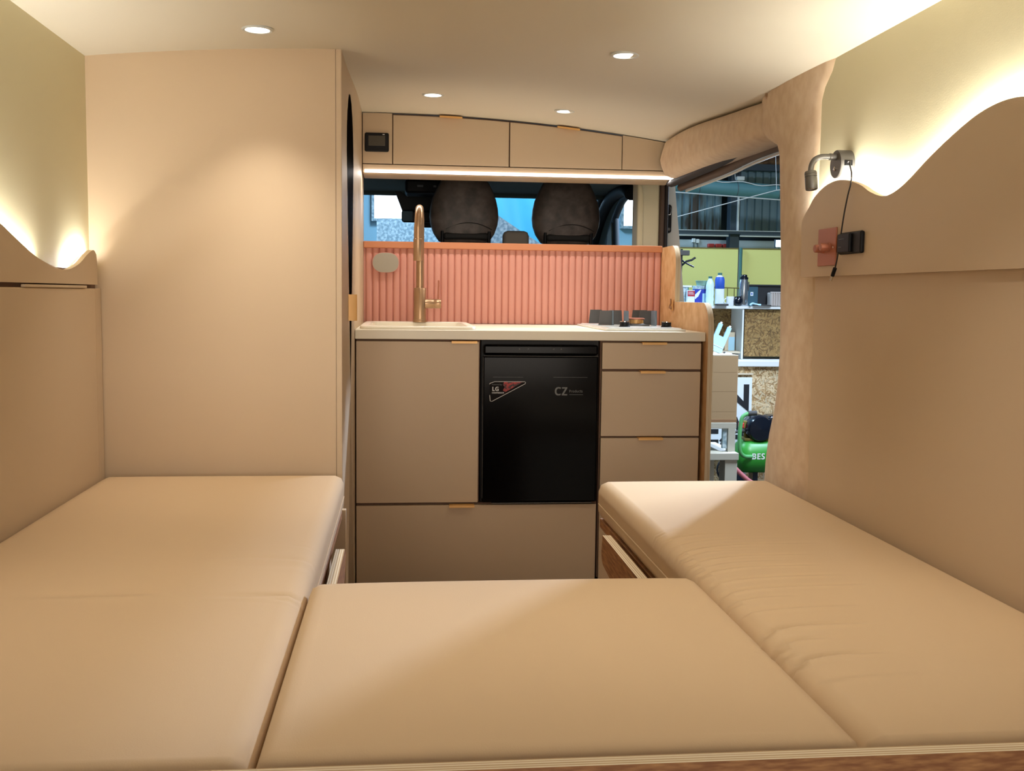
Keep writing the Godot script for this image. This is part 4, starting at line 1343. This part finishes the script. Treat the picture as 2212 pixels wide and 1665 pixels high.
	# daylight windows in the front wall
	for wd in [["window_2", -0.302, 0.55, 1.765, 2.45], ["window_3", 2.30, 2.50, 1.735, 2.25]]:
		var n := fixed(wd[0], "bright daylight window in the workshop front wall")
		put(mb().box(wd[1], wd[2], wd[3], wd[4], -10.96, -10.90, 0.0), "pane", M["sky_pane"], n)
		for e in [[wd[1] - 0.03, wd[1], wd[3] - 0.03, wd[4] + 0.03], [wd[2], wd[2] + 0.03, wd[3] - 0.03, wd[4] + 0.03], [wd[1], wd[2], wd[4], wd[4] + 0.03], [wd[1], wd[2], wd[3] - 0.03, wd[3]]]:
			put(mb().box(e[0], e[1], e[2], e[3], -10.96, -10.88, 0.003), "frame_bar", M["board_grey"], n)
		area(n, V((wd[1] + wd[2]) / 2, (wd[3] + wd[4]) / 2, -10.85), V(0, -0.1, 1), wd[2] - wd[1], wd[4] - wd[3], 3.0, "b5dcff")
	# what stands ahead of the windscreen
	var tp := thing("tarpaulin", "light blue plastic tarpaulin hanging ahead of the windscreen", "tarpaulin", V(1.3, -0.6, -9.0))
	var rows := []
	for i in 20:
		var row := []
		for j in 40:
			var u := j / 39.0
			var w := i / 19.0
			row.append(V(lerpf(-0.58, 0.50, u), lerpf(1.7, 2.62, w), 0.03 * sin(u * 14.0 + w * 2.0) + 0.015 * sin(u * 31.0 + w * 5.0)))
		rows.append(row)
	var fr2 := []
	for row in rows:
		var r2: Array = row.duplicate()
		for j in range(39, -1, -1):
			r2.append(row[j] + V(0, 0, -0.004))
		fr2.append(r2)
	put(mb().loft(fr2, true), "sheet", M["tarp"], tp)
	put(mb().tube(v3s([-0.65, 2.62, 0, 0.56, 2.62, 0]), 0.015, 8), "pole", M["steel_mid"], tp)
	put(mb().tube(v3s([-0.62, 0.0, 0, -0.62, 2.62, 0]), 0.015, 8), "post", M["steel_mid"], tp)
	put(mb().tube(v3s([0.53, 0.0, 0, 0.53, 2.62, 0]), 0.015, 8), "post", M["steel_mid"], tp)
	var gb := thing("leaning_board", "grey board with a slanting top edge in front of the blue tarpaulin", "board", V(0.85, -0.6, -8.55))
	put(mb().prism(poly([-0.25, 0.0, 0.33, 0.0, 0.33, 1.98, 0.10, 2.12, -0.10, 2.25, -0.25, 2.25]), -0.01, 0.01, "xy"), "panel", M["board_grey"], gb)
	var cbd := thing("leaning_board", "speckled grey board under the bright white window", "board", V(-0.05, -0.6, -10.2))
	put(mb().prism(poly([-0.21, 0.0, 0.38, 0.0, 0.38, 2.30, -0.21, 2.31]), -0.01, 0.01, "xy"), "panel", M["board_grey"], cbd)


func bench_things() -> void:
	# bench with OSB front
	var b := thing("work_bench", "workshop bench with a pale OSB front and white top", "bench", V(3.1, -0.6, -8.4))
	put(mb().rbox(V(-0.75, 0.0, 0.17), V(0.6, 1.04, 0.20), 0.003), "front_board", M["osb_light"], b)
	put(mb().rbox(V(0.605, 0.0, 0.17), V(1.9, 1.04, 0.20), 0.003), "front_board", M["osb_light"], b)
	put(mb().prism(poly([-0.78, 0.24, 1.92, 0.24, 1.92, -0.45, -0.78, -0.45]), 1.045, 1.085, "xz"), "top_board", M["shelf_white"], b)
	var sh := thing("shelf_unit", "shelf unit with dark OSB back and white top board standing on the bench", "shelf", V(2.9, 0.487, -8.6))
	put(mb().rbox(V(-0.60, 0.0, -0.17), V(1.4, 0.42, -0.15), 0.003), "back_board", M["osb_dark"], sh)
	put(mb().rbox(V(-0.65, 0.418, -0.17), V(1.4, 0.440, 0.16), 0.002), "top_board", M["shelf_white"], sh)
	put(mb().rbox(V(-0.093, 0.0, -0.15), V(-0.078, 0.418, 0.15), 0.002), "divider", M["shelf_white"], sh)
	put(mb().rbox(V(-0.060, 0.02, 0.10), V(0.62, 0.412, 0.118), 0.002), "door_board", M["osb_dark"], sh)
	put(mb().rbox(V(0.625, 0.02, 0.10), V(1.4, 0.412, 0.118), 0.002), "door_board", M["osb_dark"], sh)
	put(mb().rbox(V(-0.60, 0.045, -0.15), V(-0.093, 0.062, 0.13), 0.002), "shelf_board", M["cardboard_light"], sh)
	# yellow boards
	for y in [[2.45, 3.035, "large yellow board left of the green pole"], [3.075, 4.5, "large yellow board right of the green pole"]]:
		var t := thing("yellow_board", y[2], "board", V((y[0] + y[1]) / 2, -0.6, -9.32), "yellow boards behind the shelf")
		var hw: float = (y[1] - y[0]) / 2
		put(mb().rbox(V(-hw, 0.0, -0.012), V(hw, 2.044, 0.012), 0.003), "panel", M["yellow_board"], t)
		put(mb().box(-hw, hw, 2.036, 2.048, -0.014, 0.014), "top_edge", M["olive"], t)
	tag(put(mb().tube(v3s([3.055, -0.6, -9.29, 3.055, 1.45, -9.29]), 0.014, 8), "steel_pole", M["cap_green"]), "thin green pole between the yellow boards", "pole")
	var wr := thing("wire_rack", "thin wire rack behind the bottles against the yellow board", "rack", V(2.75, 0.929, -8.755))
	put(mb().tube(v3s([-0.30, 0.16, 0, 0.85, 0.13, 0]), 0.005, 5), "rail", M["olive"], wr)
	for q in [-0.1, 0.02, 0.08, 0.16, 0.6, 0.72]:
		put(mb().tube(v3s([q, 0.0, 0, q, 0.155, 0]), 0.004, 5), "rod", M["olive"], wr)
	var cl := thing("hand_clamp", "black spring clamp hanging on a stand left of the yellow board", "clamp", V(2.185, 1.24, -8.0))
	put(mb().tube(v3s([-0.03, 0.0, 0, 0.01, 0.035, 0, 0.05, 0.045, 0, 0.08, 0.065, 0]), 0.008, 8), "handle", M["mug_black"], cl)
	put(mb().tube(v3s([-0.03, 0.045, 0, 0.01, 0.02, 0, 0.07, -0.008, 0]), 0.007, 8), "handle", M["mug_black"], cl)
	put(mb().tube(v3s([-0.03, 0.13, 0, -0.035, -0.30, 0]), 0.009, 8), "bar", M["mug_black"], cl)
	put(mb().rbox(V(-0.05, 0.08, -0.02), V(0.03, 0.12, 0.02), 0.005), "jaw", M["grip_grey"], cl)
	put(mb().rbox(V(-0.10, -0.34, -0.05), V(0.03, -0.28, 0.05), 0.004), "stand", M["grey_wood"], cl)
	put(mb().tube(v3s([-0.04, -0.34, 0, -0.04, -1.84, 0]), 0.02, 8), "stand_leg", M["grey_wood"], cl)
	var top := 0.929
	# things on the shelf
	var bt := thing("water_bottle", "clear plastic bottle with green cap beside the blue-labelled bottle", "bottle", V(2.545, top, -8.52), "bottles on the shelf")
	put(mb().lathe([Vector2(0.0, 0.0), Vector2(0.031, 0.0), Vector2(0.034, 0.006), Vector2(0.032, 0.03), Vector2(0.035, 0.05), Vector2(0.032, 0.075), Vector2(0.035, 0.10), Vector2(0.033, 0.13), Vector2(0.035, 0.16), Vector2(0.030, 0.19), Vector2(0.015, 0.222), Vector2(0.013, 0.228)], 20), "body", M["bottle_clear"], bt)
	put(mb(Transform3D(Basis(), V(0, 0.226, 0))).lathe([Vector2(0.016, 0.0), Vector2(0.016, 0.016), Vector2(0.0, 0.016)], 14), "cap", M["cap_green"], bt)
	var b2 := thing("milk_bottle", "tall white bottle with a blue label and green cap", "bottle", V(2.621, top, -8.50), "bottles on the shelf")
	put(mb().lathe([Vector2(0.0, 0.0), Vector2(0.036, 0.0), Vector2(0.039, 0.006), Vector2(0.039, 0.215), Vector2(0.030, 0.238), Vector2(0.016, 0.25), Vector2(0.016, 0.256)], 20), "body", M["bottle_white"], b2)
	put(mb().lathe([Vector2(0.0392, 0.14), Vector2(0.0400, 0.141), Vector2(0.0400, 0.214), Vector2(0.032, 0.2385)], 20), "label", M["label_blue"], b2)
	put(mb(Transform3D(Basis(), V(0, 0.254, 0))).lathe([Vector2(0.018, 0.0), Vector2(0.018, 0.018), Vector2(0.0, 0.018)], 14), "cap", M["cap_green"], b2)
	var bb := thing("blue_carton", "blue and white carton under the green tub", "carton", V(2.493, top, -8.60))
	put(mb().rbox(V(-0.064, 0.0, -0.04), V(0.064, 0.135, 0.04), 0.002), "body", M["box_blue"], bb)
	put(mb().rbox(V(-0.065, 0.135, -0.041), V(0.065, 0.164, 0.041), 0.003), "lid", M["board_grey"], bb)
	put(mb().box(0.0, 0.062, 0.0, 0.10, 0.0395, 0.0412, 0.0), "panel", M["box_pale"], bb)
	put(mb().prism(poly([-0.064, 0.05, -0.035, 0.075, -0.01, 0.13, -0.02, 0.13, -0.064, 0.09]), 0.0395, 0.0412, "xy"), "stripe", M["sign_white"], bb)
	var tu := thing("plastic_tub", "shallow pale green tub on the blue carton", "tub", V(2.50, top + 0.164, -8.60))
	put(mb().lathe([Vector2(0.0, 0.0), Vector2(0.045, 0.0), Vector2(0.055, 0.038), Vector2(0.058, 0.040), Vector2(0.058, 0.043), Vector2(0.052, 0.042), Vector2(0.042, 0.006), Vector2(0.0, 0.006)], 24), "bowl", M["tub_green"], tu)
	var rb := thing("red_pack", "small red and white packet left of the blue carton", "packet", V(2.374, top, -8.50))
	put(mb().rbox(V(-0.031, 0.0, -0.02), V(0.031, 0.125, 0.02), 0.002), "body", M["sign_white"], rb)
	put(mb().box(-0.030, 0.030, 0.075, 0.12, 0.0195, 0.0212, 0.0), "red_band", M["box_red"], rb)
	put(mb().box(-0.024, 0.022, 0.092, 0.097, 0.021, 0.0217, 0.0), "print", M["sign_white"], rb)
	put(mb().box(-0.024, 0.018, 0.106, 0.110, 0.021, 0.0217, 0.0), "print", M["sign_white"], rb)
	var gr := thing("grey_box", "grey plastic box at the left end of the shelf", "box", V(2.332, top, -8.56))
	put(mb().rbox(V(-0.05, 0.0, -0.04), V(0.030, 0.15, 0.03), 0.004), "body", M["board_grey"], gr)
	put(mb().box(0.024, 0.034, 0.0, 0.15, -0.04, 0.032), "edge", M["cap_green"], gr)
	put(mb().box(-0.055, 0.06, 0.15, 0.165, -0.045, 0.035), "lid", M["shelf_white"], gr)
	var mg := thing("white_mug", "white mug beside the round black bowl", "mug", V(2.706, top, -8.475))
	put(mb().lathe([Vector2(0.0, 0.0), Vector2(0.030, 0.0), Vector2(0.032, 0.004), Vector2(0.033, 0.078), Vector2(0.030, 0.078), Vector2(0.029, 0.006), Vector2(0.0, 0.006)], 22), "cup", M["mug_white"], mg)
	put(mb().tube(catmull(v3s([-0.032, 0.062, 0, -0.05, 0.05, 0, -0.05, 0.03, 0, -0.032, 0.018, 0]), 4), 0.004, 6), "handle", M["mug_white"], mg)
	var bo := thing("black_pot", "round glossy black pot beside the steel flask", "pot", V(2.768, top, -8.46))
	put(mb().lathe([Vector2(0.0, 0.0), Vector2(0.022, 0.0), Vector2(0.034, 0.014), Vector2(0.040, 0.036), Vector2(0.037, 0.056), Vector2(0.028, 0.070), Vector2(0.030, 0.078), Vector2(0.026, 0.078), Vector2(0.024, 0.070)], 24), "body", M["mug_black"], bo)
	var th := thing("thermos_flask", "tall steel thermos flask with a black cap", "flask", V(2.828, top, -8.50))
	put(mb().lathe([Vector2(0.0, 0.0), Vector2(0.036, 0.0), Vector2(0.038, 0.004), Vector2(0.038, 0.19), Vector2(0.034, 0.21), Vector2(0.033, 0.222)], 24), "body", M["thermos_steel"], th)
	put(mb(Transform3D(Basis(), V(0, 0.222, 0))).lathe([Vector2(0.036, 0.0), Vector2(0.036, 0.014), Vector2(0.026, 0.02), Vector2(0.026, 0.034), Vector2(0.022, 0.038), Vector2(0.0, 0.038)], 24), "cap", M["mug_black"], th)
	put(mb().rbox(V(0.034, 0.13, -0.006), V(0.046, 0.20, 0.006), 0.003), "handle", M["grip_grey"], th)
	var cr := thing("plastic_crate", "black storage crate with a white sticker and teal side", "crate", V(3.03, top, -8.62))
	put(mb().prism(poly([-0.148, 0.0, -0.156, 0.176, -0.064, 0.176, -0.064, 0.0]), -0.07, 0.075, "xy"), "side_wall", M["crate_teal"], cr)
	put(mb().prism(poly([-0.064, 0.0, -0.064, 0.176, 0.158, 0.166, 0.148, 0.0]), -0.07, 0.07, "xy"), "body", M["crate_black"], cr)
	put(mb().rbox(V(-0.163, 0.166, -0.08), V(0.166, 0.180, 0.085), 0.003), "rim", M["crate_black"], cr)
	var stk := put(mb().box(-0.128, -0.104, 0.085, 0.117, 0.074, 0.0765, 0.0), "sticker", M["sign_white"], cr)
	put(mb().box(-0.122, -0.110, 0.094, 0.108, 0.076, 0.077, 0.0), "print", M["label_blue"], stk)
	var ba := thing("wicker_basket", "pale woven basket in front of the black crate", "basket", V(3.15, top, -8.47))
	put(mb().rbox(V(-0.112, 0.0, -0.05), V(0.13, 0.114, 0.035), 0.008), "body", M["basket"], ba)
	for q in 12:
		put(mb().tube(v3s([-0.103 + q * 0.02, 0.004, 0.037, -0.103 + q * 0.02, 0.112, 0.038]), 0.0065, 6), "weave_stake", M["basket"], ba)
	put(mb().tube(v3s([-0.115, 0.114, 0.036, 0.13, 0.114, 0.036]), 0.007, 6), "rim", M["basket"], ba)
	var bk := thing("dark_tray", "flat dark tray lying in front of the bottles", "tray", V(2.618, top, -8.42))
	put(mb().rbox(V(-0.052, 0.0, -0.03), V(0.05, 0.016, 0.03), 0.003), "body", M["grip_grey"], bk)
	put(mb().rbox(V(-0.046, 0.012, -0.024), V(0.044, 0.0175, 0.024), 0.001), "inset", M["board_grey"], bk)
	var pa := thing("paint_scraper", "small tools and rag lying before the black crate", "tools", V(2.95, top, -8.42))
	put(mb().rbox(V(-0.06, 0.0, -0.02), V(0.09, 0.012, 0.01), 0.003), "blade", M["grip_grey"], pa)
	put(mb().tube(catmull(v3s([-0.09, 0.008, 0, -0.07, 0.022, 0, -0.04, 0.014, 0, 0.0, 0.010, 0.01]), 4), 0.009, 6), "rag", M["pale_blue"], pa)
	# inside the shelf and on the bench
	var cs := thing("forked_bracket", "pale blue forked plastic bracket leaning on the cardboard box", "bracket", V(1.885, 0.672, -6.18))
	cs.rotation = V(-0.2, 0.0, -0.43)
	cs.scale = V(0.7, 0.72, 0.7)
	put(mb().prism(poly([-0.06, 0.0, 0.06, 0.0, 0.06, 0.24, 0.024, 0.24, 0.024, 0.14, -0.024, 0.14, -0.024, 0.24, -0.06, 0.24]), -0.012, 0.012, "xy"), "plate", M["pale_blue"], cs)
	for q in [-0.042, 0.042]:
		put(mb().rbox(V(q - 0.009, 0.235, -0.014), V(q + 0.009, 0.255, 0.014), 0.004), "hook", M["shelf_white"], cs)
	put(mb().box(-0.056, 0.056, 0.045, 0.05, 0.011, 0.015, 0.0), "ridge", M["bottle_white"], cs)
	var pb := thing("paper_bag", "pale paper packet standing inside the shelf unit", "packet", V(2.752, 0.5495, -8.62))
	put(mb().rbox(V(-0.042, 0.0, -0.02), V(0.046, 0.155, 0.02), 0.003), "body", M["cardboard_light"], pb)
	put(mb().box(-0.010, 0.044, 0.0, 0.115, 0.0195, 0.0212, 0.0), "label", M["box_pale"], pb)
	var jr := thing("glass_jar", "small white jar lying on the bench edge", "jar", V(2.64, 0.522, -8.24))
	put(mb(along_y(V(-0.02, 0.0, 0), V(1, -0.15, 0.5))).lathe([Vector2(0.0, -0.03), Vector2(0.026, -0.03), Vector2(0.031, -0.02), Vector2(0.031, 0.03), Vector2(0.012, 0.052), Vector2(0.0, 0.055)], 18), "body", M["mug_white"], jr)
	put(mb(along_y(V(-0.02, 0.0, 0), V(1, -0.15, 0.5))).lathe([Vector2(0.0315, -0.034), Vector2(0.033, -0.032), Vector2(0.033, -0.018), Vector2(0.0315, -0.017)], 18), "lid", M["grip_grey"], jr)
	# cardboard box on a grey stand
	var cx := thing("cardboard_box", "tall brown cardboard box on the grey wooden stand", "box", V(1.82, 0.257, -6.20))
	put(mb().rbox(V(-0.16, 0.0, -0.22), V(0.158, 0.396, 0.20), 0.004), "body", M["cardboard"], cx)
	put(mb().prism(poly([-0.16, 0.20, 0.158, 0.20, 0.10, -0.10, -0.16, -0.10]), 0.396, 0.402, "xz"), "flap", M["cardboard_light"], cx)
	for q in [0.065, 0.185, 0.30]:
		put(mb().box(-0.155, 0.153, q, q + 0.001, 0.1995, 0.2006, 0.0), "crease", M["cardboard_crease"], cx)
	put(mb().box(-0.16, 0.158, 0.0, 0.018, 0.199, 0.2025, 0.001), "base_tape", M["old_wood"], cx)
	var sd := thing("wooden_stand", "grey painted wooden stand under the cardboard box", "stand", V(1.82, -0.6, -6.15))
	put(mb().rbox(V(-0.20, 0.82, -0.25), V(0.155, 0.856, 0.16), 0.003), "top_board", M["grey_wood"], sd)
	put(mb().rbox(V(0.105, 0.68, 0.12), V(0.150, 0.822, 0.16), 0.002), "upright", M["grey_wood"], sd)
	put(mb().rbox(V(0.075, 0.70, 0.125), V(0.105, 0.822, 0.15), 0.002), "bracket", M["board_grey"], sd)
	put(mb().rbox(V(-0.20, 0.640, -0.25), V(0.155, 0.682, 0.22), 0.003), "lower_board", M["grey_wood"], sd)
	put(mb().rbox(V(0.075, 0.0, 0.10), V(0.150, 0.642, 0.21), 0.003), "leg", M["grey_wood"], sd)
	put(mb().rbox(V(0.02, 0.0, -0.02), V(0.07, 0.642, 0.02), 0.003), "leg", M["grey_wood"], sd)
	put(mb().rbox(V(-0.20, 0.0, -0.22), V(0.02, 0.62, -0.2), 0.003), "back_board", M["old_wood"], sd)
	put(mb(along_y(V(-0.005, 0.575, 0.15), V(0, 0, 1))).lathe([Vector2(0.009, -0.04), Vector2(0.009, 0.0), Vector2(0.0, 0.004)], 12), "dowel_end", M["cardboard_light"], sd)
	put(mb().tube(v3s([-0.005, 0.575, -0.2, -0.005, 0.575, 0.11]), 0.008, 8), "dowel", M["cardboard_light"], sd)
	put(mb().rbox(V(-0.20, 0.0, -0.25), V(-0.14, 0.642, -0.20), 0.003), "leg", M["grey_wood"], sd)
	# sign board with black letters
	var sg := thing("sign_board", "white sign board with large black letters N, E and A", "sign", V(2.45, -0.6, -8.02))
	sg.rotation.x = -0.02
	put(mb().rbox(V(-0.40, 0.375, -0.015), V(0.318, 0.965, 0.0), 0.002), "board", M["sign_white"], sg)
	put(mb().rbox(V(-0.40, 0.0, -0.02), V(-0.36, 0.40, -0.015), 0.001), "prop", M["grey_wood"], sg)
	put(mb().rbox(V(0.25, 0.0, -0.02), V(0.29, 0.40, -0.015), 0.001), "prop", M["grey_wood"], sg)
	var lt: Material = M["sign_black"]
	put(mb().prism(poly([0.294, 0.91, 0.250, 0.91, 0.250, 0.775, 0.118, 0.91, 0.075, 0.91, 0.075, 0.69, 0.118, 0.69, 0.118, 0.83, 0.294, 0.69]), 0.0, 0.003, "xy"), "letter", lt, sg)
	put(mb().prism(poly([-0.075, 0.43, 0.052, 0.43, 0.052, 0.468, -0.028, 0.468, -0.028, 0.515, 0.050, 0.515, 0.050, 0.552, -0.028, 0.552, -0.028, 0.60, 0.052, 0.60, 0.052, 0.64, -0.075, 0.64]), 0.0, 0.003, "xy"), "letter", lt, sg)
	put(mb().prism(poly([0.065, 0.43, 0.115, 0.43, 0.130, 0.472, 0.222, 0.472, 0.238, 0.43, 0.288, 0.43, 0.200, 0.65, 0.153, 0.65]), 0.0, 0.003, "xy"), "letter", lt, sg)
	put(mb().prism(poly([0.143, 0.508, 0.209, 0.508, 0.176, 0.60]), 0.0025, 0.0035, "xy"), "letter_gap", M["sign_white"], sg)
	tag(put(mb().rbox(V(2.56, 0.376, -8.19), V(2.815, 0.388, -8.15), 0.002), "wood_strip", M["cardboard_light"]), "thin wooden strip fixed along the bench front above the sign", "strip")
	compressor()


func compressor() -> void:
	var c := thing("air_compressor", "green air compressor with a black motor and curved handle", "compressor", V(2.80, -0.6, -7.75))
	var t := mb(along_y(V(-0.26, 0.385, 0), V(1, 0, 0)))
	t.lathe([Vector2(0.0, 0.0), Vector2(0.06, 0.008), Vector2(0.105, 0.03), Vector2(0.132, 0.07), Vector2(0.135, 0.10), Vector2(0.135, 0.55), Vector2(0.10, 0.60), Vector2(0.0, 0.63)], 32)
	put(t, "tank", M["compressor_green"], c)
	text(c, "BES", V(-0.165, 0.395, 0.1355), 0.045, M["white_print"])
	put(mb().rbox(V(-0.20, 0.505, -0.07), V(0.30, 0.525, 0.07), 0.004), "motor_plate", M["olive"], c)
	put(mb(along_y(V(-0.08, 0.60, 0.02), V(0, 0, 1))).lathe([Vector2(0.0, -0.11), Vector2(0.08, -0.11), Vector2(0.105, -0.08), Vector2(0.105, 0.05), Vector2(0.09, 0.075), Vector2(0.0, 0.085)], 28), "motor_cover", M["mug_black"], c)
	put(mb().rbox(V(-0.02, 0.53, -0.09), V(0.22, 0.70, 0.07), 0.03), "cylinder_head", M["mug_black"], c)
	put(mb().rbox(V(-0.205, 0.595, -0.02), V(-0.165, 0.655, 0.03), 0.006), "pressure_switch", M["olive"], c)
	put(mb().rbox(V(-0.232, 0.598, -0.01), V(-0.195, 0.642, 0.04), 0.008), "knob", M["red_plastic"], c)
	put(mb().tube(v3s([-0.175, 0.50, 0.0, -0.175, 0.60, 0.0]), 0.012, 8), "riser", M["olive"], c)
	put(mb().tube(v3s([-0.165, 0.575, 0.02, -0.24, 0.575, 0.03, -0.27, 0.565, 0.03]), 0.011, 8), "outlet", M["grip_grey"], c)
	put(mb().tube(catmull(v3s([-0.26, 0.57, 0.03, -0.32, 0.545, 0.05, -0.36, 0.53, 0.05, -0.39, 0.50, 0.05]), 4), 0.008, 8), "hose", M["mug_black"], c)
	var h := catmull(v3s([-0.165, 0.395, 0.14, -0.235, 0.405, 0.17, -0.275, 0.45, 0.19, -0.285, 0.55, 0.20, -0.278, 0.66, 0.20, -0.262, 0.71, 0.20, -0.215, 0.735, 0.20]), 6)
	put(mb().tube(h, 0.015, 10), "handle", M["handle_green"], c)
	put(mb().tube(v3s([-0.225, 0.733, 0.20, -0.16, 0.735, 0.20]), 0.019, 10), "grip", M["grip_grey"], c)
	for s in [-0.1, 0.2]:
		put(mb().box(s - 0.02, s + 0.02, 0.0, 0.28, -0.05, 0.05), "foot", M["mug_black"], c)
	put(mb(along_y(V(-0.28, 0.13, 0.12), V(0, 0, 1))).lathe([Vector2(0.0, 0.0), Vector2(0.10, 0.0), Vector2(0.13, 0.01), Vector2(0.13, 0.04), Vector2(0.10, 0.05), Vector2(0.0, 0.05)], 24), "wheel", M["mug_black"], c)
	for i in 3:
		var lp := []
		for k in 21:
			var a := TAU * k / 20.0
			lp.append(V(2.37 + 0.06 * cos(a) + i * 0.010, -0.27 + 0.08 * sin(a) - i * 0.03, -7.42 + i * 0.025))
		tag(put(mb().tube(lp, 0.007, 6), "cable_loop", M["mug_black"]), "%s loop of the black cable hanging beside the green compressor" % ["upper", "middle", "lower"][i], "cable", "cable loops")
	tag(put(mb().tube(catmull(v3s([2.40, -0.235, -7.3, 2.47, -0.30, -7.3, 2.53, -0.345, -7.3, 2.60, -0.37, -7.3]), 5), 0.017, 8), "air_hose", M["hose_pink"]), "pink air hose running down past the compressor tank", "hose")
